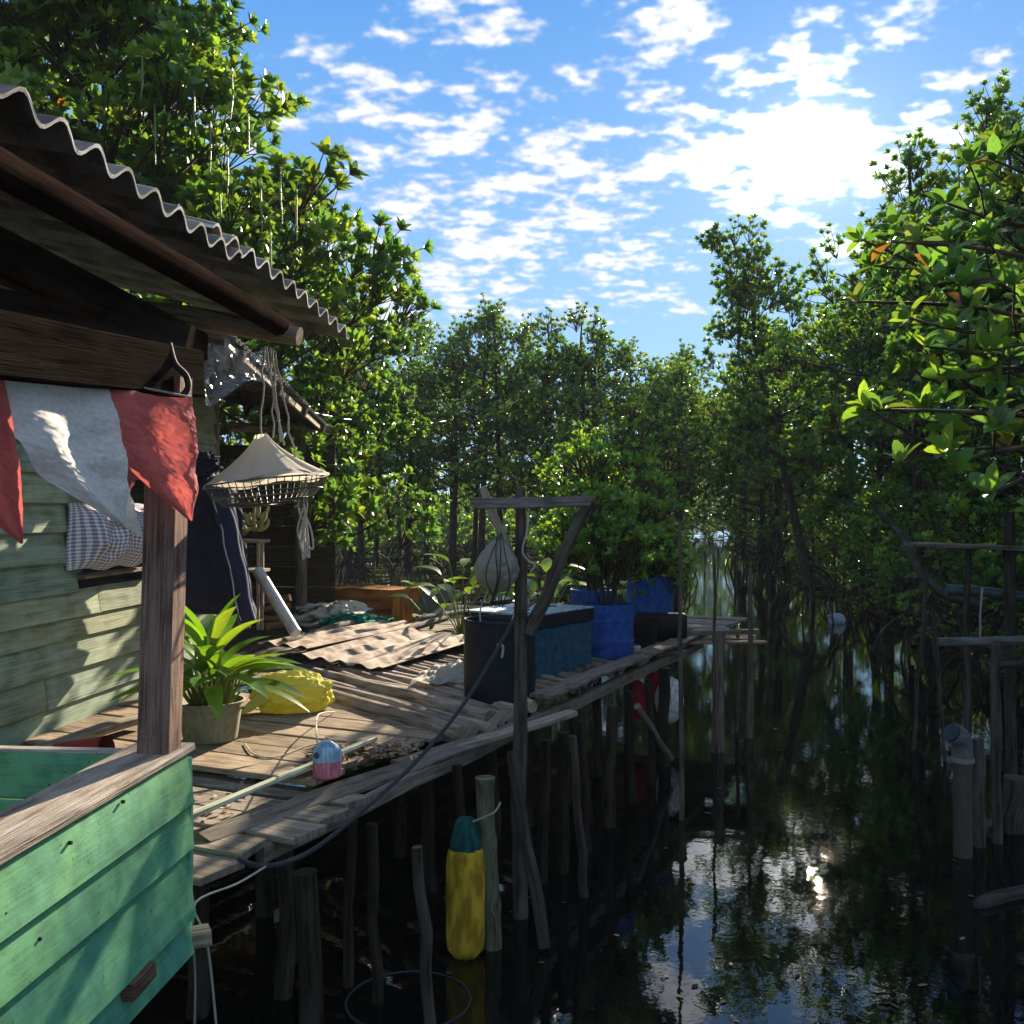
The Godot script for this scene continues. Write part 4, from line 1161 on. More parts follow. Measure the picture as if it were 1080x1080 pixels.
func build_jetty() -> void:
	rng.seed = 91
	var t := thing("jetty", "rickety jetty of grey planks and round poles on stilts", "jetty", J(2, -1, DECK))
	# lower boards at the near end
	var s := -1.45
	while s < 0.30:
		var w := r(0.2, 0.29)
		var y := DECK - 0.085 + r(-0.02, 0.015)
		plank(t, "plank", J(s + w * 0.5, -2.5, y), J(s + w * 0.5 + r(-0.04, 0.04), r(-0.12, 0.10) + 0.02, y + r(-0.015, 0.015)), Vector3.UP, w - 0.02, 0.035, M.weathered_wood, tone(GREY, r(0.62, 0.95)), 4, 0.008, r(-0.05, 0.05))
		s += w + r(0.0, 0.03)
	# upper boards
	s = 0.40
	while s < 2.3:
		var w := r(0.27, 0.33)
		var y := DECK - 0.018 + r(-0.006, 0.006)
		plank(t, "plank", J(s + w * 0.5, -3.4, y), J(s + w * 0.5, -0.28 + r(-0.12, 0.1) - (0.15 if s > 1.6 else 0.0), y), Vector3.UP, w - r(0.014, 0.034), 0.034, M.weathered_wood, tone(lin(0.39, 0.325, 0.25), r(0.75, 1.15)), 4, 0.004, r(-0.04, 0.04))
		s += w
	# round poles laid slantwise
	s = 1.75
	var k := 0
	while s < 7.4:
		var rad := r(0.05, 0.074) if s < 3.4 else r(0.036, 0.052)
		var len := r(2.5, 2.9) + (0.6 if s > 3.0 else 0.0)
		var e := J(s, r(-0.16, 0.02) if s < 3.4 else r(-0.4, -0.02), DECK - 0.062 + rad + r(-0.015, 0.02))
		var b := J(s + 0.44 * len, -0.898 * len, DECK - 0.062 + rad)
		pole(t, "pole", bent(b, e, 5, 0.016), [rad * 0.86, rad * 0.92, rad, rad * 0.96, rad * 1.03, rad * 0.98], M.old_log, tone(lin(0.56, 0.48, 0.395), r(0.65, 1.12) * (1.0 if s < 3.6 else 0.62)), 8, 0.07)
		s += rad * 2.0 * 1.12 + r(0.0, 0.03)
		k += 1
	# boards at the far end and a run of boards inland
	s = 6.6
	while s < 10.4:
		var w := r(0.16, 0.24)
		plank(t, "plank", J(s, -4.9, DECK - 0.03), J(s + r(-0.05, 0.05), r(-0.1, 0.12), DECK - 0.025 + r(-0.012, 0.012)), Vector3.UP, w - 0.02, 0.03, M.weathered_wood, tone(GREY, r(0.62, 1.0)), 4, 0.008, r(-0.05, 0.05))
		s += w
	for q in 5:
		plank(t, "plank", J(1.0 + q * 0.02, -3.2 - q * 0.3, DECK - 0.075), J(9.4, -3.0 - q * 0.42, DECK - 0.075), Vector3.UP, 0.28, 0.03, M.weathered_wood, tone(GREY, r(0.5, 0.8)), 4, 0.01)
	# bearers under the deck
	plank(t, "edge_beam", J(-0.35, -0.06, DECK - 0.135), J(3.1, -0.02, DECK - 0.11), Vector3.UP, 0.05, 0.09, M.weathered_wood, tone(GREY, 0.7), 5, 0.014)
	plank(t, "edge_beam", J(2.9, -0.06, DECK - 0.125), J(7.9, -0.03, DECK - 0.12), Vector3.UP, 0.06, 0.10, M.weathered_wood, tone(GREY, 0.75), 6, 0.014)
	plank(t, "edge_board", J(3.0, -0.05, DECK + 0.062), J(5.6, -0.02, DECK + 0.052), Vector3.UP, 0.20, 0.03, M.weathered_wood, tone(GREY, 0.62), 5, 0.01)
	plank(t, "edge_board", J(5.65, -0.04, DECK + 0.05), J(8.1, 0.0, DECK + 0.045), Vector3.UP, 0.22, 0.03, M.weathered_wood, tone(GREY, 0.7), 5, 0.01)
	for tt in [-1.4, -2.6, -4.0]:
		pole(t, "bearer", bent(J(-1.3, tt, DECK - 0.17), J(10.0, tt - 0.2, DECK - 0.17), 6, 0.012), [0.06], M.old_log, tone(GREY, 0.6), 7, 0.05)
	plank(t, "side_plank", G(418, 806, DECK - 0.05), G(603, 752, DECK - 0.03), Vector3.UP, 0.11, 0.04, M.weathered_wood, tone(GREY, 0.95), 4, 0.008)
	plank(t, "kerb_plank", G(212, 886, DECK - 0.055), G(560, 762, DECK - 0.045), Vector3(0.3, 1, 0.1), 0.13, 0.035, M.weathered_wood, tone(GREY, 0.55), 6, 0.014)
	# stilts: [picture column, depth, radius, top above the deck, lean]
	for q in [[322, 4.75, 0.062, -0.2, 0.02], [392, 5.35, 0.032, -0.16, 0.02], [372, 5.5, 0.03, -0.16, -0.03], [300, 5.4, 0.05, -0.15, 0.0], [482, 6.35, 0.036, -0.1, 0.05], [452, 6.9, 0.05, -0.12, 0.0], [575, 7.05, 0.04, -0.1, -0.02], [594, 7.25, 0.042, -0.09, 0.01], [614, 7.7, 0.035, -0.1, 0.03], [646, 8.3, 0.048, -0.1, -0.02], [664, 9.0, 0.034, -0.1, 0.02], [683, 9.6, 0.032, -0.1, 0.04], [700, 10.3, 0.06, -0.1, 0.0], [630, 9.9, 0.045, -0.12, 0.0], [605, 9.2, 0.05, -0.12, 0.02], [560, 8.3, 0.05, -0.12, -0.03], [518, 8.0, 0.045, -0.12, 0.02], [662, 11.3, 0.05, -0.12, 0.0], [690, 12.2, 0.05, -0.12, 0.0], [280, 6.5, 0.06, -0.16, 0.0], [210, 5.2, 0.06, -0.16, 0.0], [420, 7.6, 0.05, -0.16, 0.0]]:
		var top := P(q[0], 540, q[1])
		top.y = DECK + q[3]
		var foot := top + Vector3(q[4] * 2.0, -DECK - 0.6 - q[3], q[4])
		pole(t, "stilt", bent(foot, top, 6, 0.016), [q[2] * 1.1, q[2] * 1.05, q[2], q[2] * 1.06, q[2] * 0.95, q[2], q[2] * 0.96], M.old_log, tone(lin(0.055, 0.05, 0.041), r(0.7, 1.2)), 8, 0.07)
	# brace from stilt to stilt
	pole(t, "brace", bent(P(672, 745, 9.3), P(708, 800, 10.0), 3, 0.01), [0.035, 0.03], M.old_log, tone(GREY, 0.7), 7, 0.05)
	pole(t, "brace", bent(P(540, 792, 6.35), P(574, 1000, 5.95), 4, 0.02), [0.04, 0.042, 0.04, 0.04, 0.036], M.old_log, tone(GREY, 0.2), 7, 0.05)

	# ------------------ small landing beyond the jetty's end
	var l := thing("landing_stage", "small plank landing with tall thin poles at the jetty's far end", "landing", Vector3(2.4, DECK, -12.0))
	for q in 6:
		plank(l, "plank", Vector3(1.9, DECK + 0.0 + q * 0.003, -11.6 - q * 0.17), Vector3(2.95 + r(-0.1, 0.1), DECK - 0.01, -11.75 - q * 0.17), Vector3.UP, 0.15, 0.03, M.weathered_wood, tone(lin(0.45, 0.36, 0.27), r(0.7, 1.1)), 3, 0.01)
	pole(l, "post", bent(P(752, 830, 10.5) - Vector3(0, 0.5, 0), P(760, 668, 11.6), 5, 0.018), [0.075, 0.07, 0.07, 0.068, 0.065], M.old_log, tone(WOOD, 0.7), 8, 0.06)
	pole(l, "post", bent(P(788, 830, 11.6) - Vector3(0, 0.3, 0), P(791, 600, 11.6), 6, 0.016), [0.06, 0.055, 0.05, 0.045, 0.035, 0.024, 0.02], M.old_log, tone(WOOD, 0.7), 7, 0.05)
	pole(l, "post", bent(P(756, 812, 10.8) - Vector3(0, 0.4, 0), P(753, 585, 11.0), 6, 0.014), [0.03, 0.028, 0.025, 0.022, 0.02], M.old_log, tone(WOOD, 0.6), 6, 0.05)
	pole(l, "post", bent(P(776, 800, 11.9) - Vector3(0, 0.4, 0), P(778, 668, 11.9), 4, 0.012), [0.028, 0.026, 0.025], M.old_log, tone(WOOD, 0.6), 6, 0.05)
	plank(l, "cross_beam", P(722, 668, 11.7), P(800, 666, 11.75), Vector3.UP, 0.06, 0.06, M.weathered_wood, tone(GREY, 0.7))
	var tp := Geo.new()
	tube(tp, bent(P(719, 868, 8.5) - Vector3(0, 0.4, 0), P(717, 550, 8.5), 6, 0.01), [0.026, 0.025, 0.024, 0.022, 0.02, 0.018, 0.016], 6, tone(WOOD, 0.55), true, 0.05)
	whole("mooring_pole", tp, M.old_log, "tall thin dark pole standing in the water at the jetty's edge", "pole", P(719, 868, 8.5))

func blob(g: Geo, c: Vector3, rad: Vector3, amp: float, freq: float, seed_: int, col: Color, flat_y := -9.0, turn := 0.0, nu := 36, nv := 22) -> void:
	var fn := FastNoiseLite.new()
	fn.seed = seed_
	fn.frequency = freq
	fn.fractal_octaves = 4
	var bs := Basis(Vector3.UP, turn)
	grid(g, nu, nv, func(u: float, w: float):
		var th: float = u * TAU
		var ph: float = (w - 0.5) * PI
		var dir := Vector3(cos(ph) * cos(th), sin(ph), -cos(ph) * sin(th))
		var p := dir * rad * (1.0 + amp * fn.get_noise_3dv(dir * 2.0))
		p = bs * p + c
		if p.y < flat_y: p.y = flat_y + (p.y - flat_y) * 0.03
		return p, Vector2(2.0, 1.0), col)

func build_deck_things() -> void:
	rng.seed = 120
	var base := D(222, 780)
	# potted plant
	var pl := thing("potted_plant", "leafy bright green plant in a worn tin pot beside the porch post", "potted plant", base)
	var pg := Geo.new()
	lathe(pg, base, [[0.0, 0.0], [0.165, 0.0], [0.172, 0.012], [0.205, 0.235], [0.222, 0.25], [0.224, 0.262], [0.21, 0.262], [0.198, 0.24], [0.0, 0.215]], 28, lin(0.22, 0.20, 0.13), Vector3.UP, 0.012)
	var pot := part(pl, "pot", pg, M.matte)
	var sg := Geo.new()
	blob(sg, base + Vector3(0, 0.21, 0), Vector3(0.195, 0.03, 0.195), 0.3, 1.5, 3, lin(0.03, 0.024, 0.018))
	part(pot, "soil", sg, M.mud)
	for k in 46:
		var az := k * 2.4 + r(-0.3, 0.3)
		var o := Vector3(cos(az), 0, sin(az))
		var f := sqrt((k + 0.5) / 46.0)
		var foot := base + Vector3(0, 0.22, 0) + o * 0.11 * f
		var hgt := lerpf(0.44, 0.10, f) + r(-0.05, 0.08)
		var knee := foot + o * 0.10 * f + Vector3(0, hgt, 0)
		var st := Geo.new()
		tube(st, smooth([foot, foot.lerp(knee, 0.5) + o * 0.01, knee], 2), [0.011, 0.010, 0.008], 5, lin(0.20, 0.25, 0.07), false)
		var stalk := part(pl, "stalk", st, M.garden_leaf)
		var lg := Geo.new()
		var way := (o * lerpf(0.25, 1.1, f) + Vector3(0, lerpf(1.0, 0.45, f), 0) + rv(0.12)).normalized()
		var c := [lin(0.13, 0.27, 0.035), lin(0.17, 0.31, 0.035), lin(0.11, 0.23, 0.045), lin(0.27, 0.36, 0.05), lin(0.09, 0.19, 0.035)][k % 5] as Color
		leaf(lg, knee - way * 0.02, way, (Vector3(0, 1, 0) - o * 0.5 + rv(0.2)).normalized(), r(0.32, 0.48), r(0.105, 0.145), 7, tone(c, r(0.8, 1.15)), lerpf(0.1, 0.55, f) + r(0, 0.15), 0.2)
		part(stalk, "leaf", lg, M.garden_leaf)
	# yellow net sack
	var yb := thing("net_sack", "yellow mesh sack lying crumpled on the deck planks", "sack", D(300, 760))
	var yg := Geo.new()
	var yc := D(308, 750)
	blob(yg, yc + Vector3(0, 0.13, 0), Vector3(0.30, 0.17, 0.20), 0.34, 0.7, 4, lin(0.66, 0.62, 0.11), DECK + 0.006, 0.35, 48, 30)
	part(yb, "bag", yg, M.net)
	var yt := Geo.new()
	var ya := yc + Vector3(-0.16, 0.1, 0.06)
	var ye := D(251, 757) + Vector3(0, 0.01, 0)
	grid(yt, 24, 12, func(u: float, w: float):
		var p: Vector3 = ya.lerp(ye, u)
		var wd: float = lerpf(0.15, 0.06, u)
		var a: float = w * PI
		return p + Vector3(0.1, 0, 1).normalized() * cos(a) * wd + Vector3(0, sin(a) * lerpf(0.13, 0.02, u) + 0.006 * sin(w * 28.0 + u * 9.0), 0), Vector2(0.5, 0.3), lin(0.66, 0.62, 0.11))
	part(yb, "neck", yt, M.net)
	# pink and blue jug
	var jb := D(345, 819)
	var jg := thing("jug", "small pink and light blue plastic jug with a string on its cap", "jug", jb)
	var g1 := Geo.new()
	lathe(g1, jb, [[0.0, 0.0], [0.072, 0.0], [0.08, 0.01], [0.081, 0.095]], 22, lin(0.62, 0.19, 0.25))
	part(jg, "body", g1, M.worn_plastic)
	var g2 := Geo.new()
	lathe(g2, jb, [[0.081, 0.095], [0.082, 0.13], [0.076, 0.16], [0.058, 0.182], [0.03, 0.19], [0.0, 0.19]], 22, lin(0.30, 0.46, 0.62))
	var jtop := part(jg, "top", g2, M.worn_plastic)
	var g3 := Geo.new()
	tube(g3, smooth([jb + Vector3(-0.045, 0.178, 0.04), jb + Vector3(-0.015, 0.206, 0.05), jb + Vector3(0.02, 0.207, 0.045), jb + Vector3(0.05, 0.178, 0.035)], 3), [0.011], 8, lin(0.33, 0.5, 0.66))
	part(jtop, "handle", g3, M.plastic)
	var g4 := Geo.new()
	tube(g4, [jb + Vector3(-0.04, 0.13, 0.068), jb + Vector3(-0.055, 0.145, 0.075)], [0.018, 0.014], 10, lin(0.05, 0.07, 0.12))
	part(jtop, "spout", g4, M.plastic)
	var sw := Geo.new()
	tube(sw, smooth([jb + Vector3(-0.05, 0.16, 0.0), jb + Vector3(-0.09, 0.22, -0.15), D(336, 772) + Vector3(0, 0.12, 0), D(353, 752) + Vector3(0, 0.01, 0)], 5), [0.005], 5, lin(0.6, 0.55, 0.45))
	whole("string", sw, M.rope, "pale string curving up behind the pink jug", "string", D(353, 752))
	var sw2 := Geo.new()
	tube(sw2, smooth([D(258, 785), D(268, 797), D(290, 800), D(318, 790), D(336, 786)], 5).map(func(p): return p + Vector3(0, 0.008, 0)), [0.0045], 5, lin(0.6, 0.55, 0.45))
	whole("string", sw2, M.rope, "pale string lying across the planks left of the jug", "string", D(290, 800))
	# pale green batten lying on the deck
	var bt := Geo.new()
	board(bt, G(188, 866, DECK + 0.045), G(392, 780, DECK + 0.04), Vector3(-0.35, 1, 0.1), 0.085, 0.028, lin(0.42, 0.48, 0.38), 4, 0.002)
	whole("batten", bt, M.pale_paint, "long pale green batten lying across the deck boards", "board", D(300, 820))
	# litter
	for lit in [[D(384, 797), 0.33, 130, 0.0, "dry brown leaves gathered beside the jug", "leaf_litter"], [J(-0.15, -0.9, DECK - 0.07), 0.42, 90, 0.0, "dry brown leaves lying on the lower boards", "leaf_litter"]]:
		var lg := Geo.new()
		for k in lit[2]:
			var p: Vector3 = lit[0] + Vector3(r(-1, 1) * lit[1], 0.012 + r(0, 0.02), r(-1, 1) * lit[1] * 0.7)
			leaf(lg, p, Vector3(r(-1, 1), r(-0.1, 0.3), r(-1, 1)), Vector3(r(-0.3, 0.3), 1, r(-0.3, 0.3)), r(0.04, 0.09), r(0.02, 0.035), 3, tone([lin(0.28, 0.17, 0.08), lin(0.40, 0.28, 0.16), lin(0.16, 0.09, 0.05)][k % 3], r(0.7, 1.2)), r(-0.3, 0.4), 0.25)
		var o := whole(lit[5], lg, M.matte, lit[4], "leaves", lit[0])
		o.set_meta("kind", "stuff")
	# red pipe and plank by the house wall
	var rp := Geo.new()
	var r0 := P(62, 797, 5.95)
	var r1 := P(112, 790, 5.85)
	tube(rp, [r0, r1], [0.078], 18, lin(0.30, 0.035, 0.03), false)
	tube(rp, [r1 + (r1 - r0).normalized() * 0.004, r0], [0.066], 18, lin(0.16, 0.02, 0.02), false)
	whole("pipe", rp, M.plastic, "short dark red pipe lying by the house wall behind the half wall", "pipe", r0)
	var wp := Geo.new()
	board(wp, P(-40, 816, 5.6), P(150, 757, 7.0), Vector3.UP, 0.12, 0.05, tone(GREY, 1.0), 4, 0.008)
	whole("timber", wp, M.weathered_wood, "grey timber lying along the foot of the green house wall", "timber", P(60, 790, 6.2))

	# corrugated sheets lying on the deck
	var ag := "loose roofing sheets on the deck"
	var sa := Geo.new()
	var o1 := D(318, 702) + Vector3(0, 0.10, 0)
	sheet(sa, o1, Vector3(0.86, 0.03, -2.05), Vector3(0.88, -0.03, 0.70), 0.27, 0.036, 0.007, func(u: float, w: float): return Vector3(0, 0.005 * sin(u * 4.0 + w * 2.0), 0), 8, lin(0.49, 0.395, 0.31), 0.2)
	whole("roofing_sheet", sa, M.cement_sheet, "sunlit corrugated sheet lying on the poles in mid deck", "roofing sheet", o1, ag)
	var sb := Geo.new()
	var o2 := D(272, 690) + Vector3(0, 0.13, 0)
	sheet(sb, o2, Vector3(1.0, 0.02, -2.1), Vector3(0.62, 0.0, 0.50), 0.27, 0.036, 0.007, func(u: float, w: float): return Vector3(0, 0.005 * sin(u * 4.0 + 1.0), 0), 8, lin(0.47, 0.375, 0.295), 0.6)
	whole("roofing_sheet", sb, M.cement_sheet, "corrugated sheet on the deck behind the potted plant, its left side under leaves", "roofing sheet", o2, ag)
	for q in [[o1, 0.05, [0.25, -0.6]], [o1, 0.05, [0.6, 0.05]], [o1, 0.05, [0.9, -1.6]], [o2, 0.08, [0.3, -0.3]], [o2, 0.08, [1.1, -1.6]]]:
		var pg2 := Geo.new()
		var c: Vector3 = q[0] + Vector3(q[2][0], 0, q[2][1])
		c.y = DECK + 0.015 + q[1] * 0.5
		tube(pg2, [c + Vector3(-0.35, 0, -0.25), c + Vector3(0.35, 0, 0.25)], [0.032], 7, tone(GREY, 0.7), true, 0.06)
		whole("bearer_stick", pg2, M.old_log, "stick propping up the loose corrugated sheets on the deck", "stick", c, "sticks under the loose roofing sheets")

	# nets and sacks further back
	var wg := Geo.new()
	blob(wg, D(352, 664) + Vector3(0, 0.10, 0), Vector3(0.55, 0.24, 0.34), 0.45, 1.2, 14, lin(0.50, 0.46, 0.38), DECK + 0.01, 0.2)
	whole("sack", wg, M.heavy_cloth, "dirty white sack slumped in front of the brown timber block", "sack", D(352, 664))
	for q in [[368, 668, 0.34, 0.16, 15], [404, 666, 0.22, 0.12, 16]]:
		var ng := Geo.new()
		blob(ng, D(q[0], q[1]) + Vector3(0, q[3] * 0.5, 0.1), Vector3(q[2], q[3], 0.18), 0.6, 1.6, q[4], lin(0.01, 0.27, 0.19), DECK + 0.01, 0.1)
		whole("fishing_net", ng, M.net, "larger heap of teal green net on the dirty white sack" if q[0] == 368 else "smaller heap of teal green net nearer the brown block", "net", D(q[0], q[1]), "teal green nets")
	var bb := Geo.new()
	board(bb, Vector3(-2.45, DECK + 0.23, -14.1), Vector3(-1.42, DECK + 0.25, -13.5), Vector3.UP, 0.62, 0.46, lin(0.52, 0.22, 0.07), 5, 0.02, 0.05)
	whole("timber_block", bb, M.old_log, "large rough orange brown timber block at the back of the deck", "timber block", Vector3(-1.95, DECK, -13.8))
	var ds := Geo.new()
	board(ds, P(434, 628, 13.9), P(470, 636, 13.4), Vector3(0.1, 0.5, 1), 0.42, 0.03, lin(0.10, 0.10, 0.10), 3, 0.01, 0.3)
	whole("dark_panel", ds, M.matte, "dark grey panel leaning right of the brown timber block", "panel", P(436, 645, 13.9))
	var mt := Geo.new()
	var mf := FastNoiseLite.new()
	mf.seed = 9
	mf.frequency = 2.4
	mf.fractal_octaves = 5
	var m0 := D(428, 732)
	grid(mt, 34, 26, func(u: float, w: float):
		var q := m0 + Vector3(0.62, 0, -0.28) * (u + 0.06 * sin(w * 9.0)) + Vector3(0.16, 0, -1.0) * (w + 0.05 * sin(u * 8.0))
		q.y = DECK + 0.075 + 0.05 * sin(PI * u) * sin(PI * w) + 0.07 * mf.get_noise_2d(q.x * 2.0, q.z * 2.0)
		return q, Vector2(0.8, 1.0), lin(0.52, 0.49, 0.40))
	whole("net_mat", mt, M.net, "off white net spread on the poles beside the black drum", "net", m0)
	for q in 3:
		var pk := Geo.new()
		var a := D([470, 380, 520][q], [664, 668, 652][q])
		var b := D([378, 300, 440][q], [688, 690, 668][q])
		tube(pk, bent(a + Vector3(0, 0.14, 0), b + Vector3(0, 0.10 + 0.04 * q, 0), 4, 0.02), [0.04, 0.045, 0.04], 7, tone(GREY, 0.75), true, 0.05)
		whole("loose_pole", pk, M.old_log, ["long grey pole lying across the deck toward the black drum", "grey pole half under the corrugated sheets", "grey pole at the deck's back edge"][q], "pole", b)

	# drum, cold box and barrels along the water edge
	var dg := D(527, 738)
	var dr := thing("drum", "squat black open drum with a rope hook on the deck edge", "drum", dg)
	var gg := Geo.new()
	lathe(gg, dg, [[0.0, 0.0], [0.262, 0.0], [0.28, 0.02], [0.288, 0.2], [0.285, 0.42], [0.278, 0.60], [0.288, 0.625], [0.288, 0.65], [0.272, 0.65], [0.268, 0.6], [0.26, 0.2], [0.0, 0.12]], 32, lin(0.014, 0.017, 0.026), Vector3.UP, 0.006)
	part(dr, "shell", gg, M.worn_plastic)
	var hg := Geo.new()
	tube(hg, smooth([dg + Vector3(-0.02, 0.44, 0.29), dg + Vector3(0.0, 0.49, 0.32), dg + Vector3(0.03, 0.46, 0.31), dg + Vector3(0.02, 0.38, 0.30)], 4), [0.010], 6, lin(0.45, 0.44, 0.42))
	part(dr, "rope_hook", hg, M.rope)
	for q in 6:
		var tg := Geo.new()
		var a := dg + Vector3(r(-0.25, 0.25), 0.62, r(-0.2, 0.25))
		tube(tg, smooth([a, a + Vector3(r(-0.1, 0.1), r(0.1, 0.2), r(-0.1, 0.1)), a + Vector3(r(-0.25, 0.25), r(0.05, 0.3), r(-0.2, 0.2))], 4), [0.006], 5, [lin(0.5, 0.5, 0.47), lin(0.12, 0.1, 0.08)][q % 2])
		part(dr, "cord_end", tg, M.rope)
	# cold box
	var q0 := Vector3(0.2, DECK, -8.95)
	var ex := Vector3(0.58, 0, -0.81)
	var ey := Vector3(-0.81, 0, -0.58)
	var cb := thing("cold_box", "large teal fish box with a pale lid between drum and barrel", "box", q0 + ex * 0.49 + ey * 0.38)
	var cg := Geo.new()
	board(cg, q0 + ey * 0.38 + Vector3(0, 0.225, 0), q0 + ex * 0.98 + ey * 0.38 + Vector3(0, 0.225, 0), Vector3.UP, 0.76, 0.45, lin(0.02, 0.088, 0.14), 3, 0.001)
	part(cb, "tub", cg, M.worn_plastic)
	var cl := Geo.new()
	board(cl, q0 - ex * 0.02 + ey * 0.38 + Vector3(0, 0.51, 0), q0 + ex * 1.0 + ey * 0.38 + Vector3(0, 0.51, 0), Vector3.UP, 0.80, 0.115, lin(0.02, 0.022, 0.026), 3, 0.001)
	part(cb, "rim", cl, M.dull_plastic)
	var ct := Geo.new()
	board(ct, q0 - ex * 0.015 + ey * 0.38 + Vector3(0, 0.578, 0), q0 + ex * 0.995 + ey * 0.38 + Vector3(0, 0.578, 0), Vector3.UP, 0.79, 0.018, lin(0.34, 0.42, 0.44), 3, 0.001)
	var lid := part(cb, "lid", ct, M.worn_plastic)
	var lg2 := Geo.new()
	tube(lg2, smooth([q0 + Vector3(-0.02, 0.6, 0.02), q0 + Vector3(-0.035, 0.52, 0.03), q0 + Vector3(-0.03, 0.42, 0.03)], 3), [0.009], 5, lin(0.55, 0.55, 0.5))
	part(lid, "lid_tie", lg2, M.rope)
	# blue barrels with shrubs
	clumps["small"] = [clump_mesh(7, 7, 0.23, 0.078, 4, 8), clump_mesh(8, 8, 0.25, 0.074, 4, 8)]
	rng.seed = 140
	var bl := lin(0.016, 0.09, 0.34)
	var specs := [[Vector3(0.98, DECK, -10.35), 0.27, 0.56, "bright blue barrel cut in half, nearest the teal box", "leafy shrub growing from the blue barrel beside the teal box", 1.75, 0.56], [Vector3(0.92, DECK, -11.5), 0.25, 0.62, "blue barrel half hidden behind the front blue barrel", "tall shrub behind the crossbar post, rooted in the hidden blue barrel", 2.1, 0.55], [Vector3(1.66, DECK, -12.1), 0.28, 0.72, "blue barrel furthest out, behind the black tub", "low shrub in the furthest blue barrel by the water", 0.75, 0.42]]
	for k in 3:
		var q: Array = specs[k]
		var bg := Geo.new()
		var R: float = q[1]
		var H: float = q[2]
		lathe(bg, q[0], [[0.0, 0.0], [R * 0.9, 0.0], [R * 0.97, 0.03], [R * 1.0, H * 0.28], [R * 1.035, H * 0.31], [R * 1.035, H * 0.35], [R * 1.0, H * 0.38], [R, H * 0.66], [R * 1.035, H * 0.69], [R * 1.035, H * 0.73], [R, H * 0.76], [R * 1.0, H - 0.02], [R * 1.03, H], [R * 0.97, H], [R * 0.95, H - 0.05], [0.0, H - 0.08]], 30, tone(bl, [1.0, 0.9, 1.1][k]), Vector3.UP, 0.004)
		whole("barrel", bg, M.worn_plastic, q[3], "barrel", q[0], "blue barrels on the jetty")
		var root: Vector3 = q[0] + Vector3(0, H - 0.08, 0)
		var sh := thing("shrub", q[4], "shrub", root, "shrubs in the blue barrels")
		var spots := []
		for e in 9:
			var az := e * 2.4 + r(-0.3, 0.3)
			var o := Vector3(cos(az), 0, sin(az))
			var tip: Vector3 = root + o * q[6] * r(0.25, 0.85) + Vector3(0, q[5] * r(0.35, 0.95), 0)
			pole(sh, "stem", smooth([root + o * 0.05, root.lerp(tip, 0.5) + rv(0.06) + Vector3(0, 0.1, 0), tip], 2), [0.016, 0.014, 0.011, 0.008, 0.006], M.bark, lin(0.12, 0.1, 0.07), 5, 0.04)
			for f in 4 if k < 2 else 4:
				var dv := rv(1.0)
				spots.append([root.lerp(tip, r(0.55, 1.08)) + dv * 0.26 - root, dv * 0.5 + Vector3(0, 0.9, 0), r(0.75, 1.2)])
		crown_on(sh, spots, "small", "foliage", 1.45)
	var tb := Geo.new()
	var tq := Vector3(1.47, DECK, -11.2)
	lathe(tb, tq, [[0.0, 0.0], [0.13, 0.0], [0.16, 0.28], [0.172, 0.29], [0.16, 0.29], [0.125, 0.02], [0.0, 0.02]], 22, lin(0.012, 0.012, 0.014))
	whole("bucket", tb, M.dull_plastic, "black bucket between the front blue barrel and the black tub", "bucket", tq)
	var tt := Geo.new()
	lathe(tt, Vector3(1.42, DECK + 0.17, -11.65), [[0.0, 0.0], [0.15, 0.0], [0.17, 0.03], [0.17, 0.55], [0.15, 0.6], [0.0, 0.6]], 22, lin(0.014, 0.015, 0.018), Vector3(0.985, 0.0, 0.17).normalized())
	whole("black_tub", tt, M.dull_plastic, "black drum lying on its side in front of the furthest barrel", "tub", Vector3(1.7, DECK, -11.6))
	var sc := Geo.new()
	lathe(sc, D(672, 690), [[0.0, 0.0], [0.05, 0.0], [0.05, 0.03], [0.035, 0.04], [0.035, 0.07], [0.045, 0.08], [0.0, 0.085]], 12, lin(0.6, 0.6, 0.58))
	whole("jar", sc, M.plastic, "tiny white jar on the deck edge by the front barrel", "jar", D(672, 690))

	# big-leaved plants at the back edge
	rng.seed = 150
	for q in [[486, 620, 12.0, 14, 0.85, "broad leaved plant with sunlit leaves left of the hanging bag"], [575, 618, 12.3, 16, 0.8, "dark broad leaved plant behind the crossbar post"], [455, 628, 13.0, 8, 0.5, "low broad leaved plant behind the deck's back edge"]]:
		var foot := P(q[0], q[1], q[2])
		foot.y = DECK - 0.02
		var tp := thing("broad_leaf_plant", q[5], "plant", foot, "broad leaved plants behind the deck")
		for k in q[3]:
			var az: float = k * 2.4
			var o := Vector3(cos(az), 0, sin(az))
			var f: float = sqrt((k + 0.5) / q[3])
			var tip := foot + o * lerpf(0.1, 0.35, f) + Vector3(0, q[4] * lerpf(1.25, 0.5, f) + r(-0.1, 0.1), 0)
			var st := Geo.new()
			tube(st, smooth([foot, foot.lerp(tip, 0.5) - o * 0.03, tip], 3), [0.014, 0.01, 0.007], 5, lin(0.16, 0.2, 0.07), false)
			var stalk := part(tp, "stalk", st, M.garden_leaf)
			var lg := Geo.new()
			leaf(lg, tip, (o * 0.9 + Vector3(0, r(0.1, 0.9), 0)).normalized(), (Vector3(0, 1, 0) - o * 0.4 + rv(0.2)).normalized(), r(0.28, 0.42), r(0.12, 0.17), 6, tone([lin(0.16, 0.28, 0.035), lin(0.10, 0.2, 0.035), lin(0.22, 0.33, 0.04)][k % 3], r(0.8, 1.1)), r(0.1, 0.5), 0.18)
			part(stalk, "leaf", lg, M.garden_leaf)
	# thicket rooted behind the deck
	# crossbar post
	var pb := P(548, 800, 6.45)
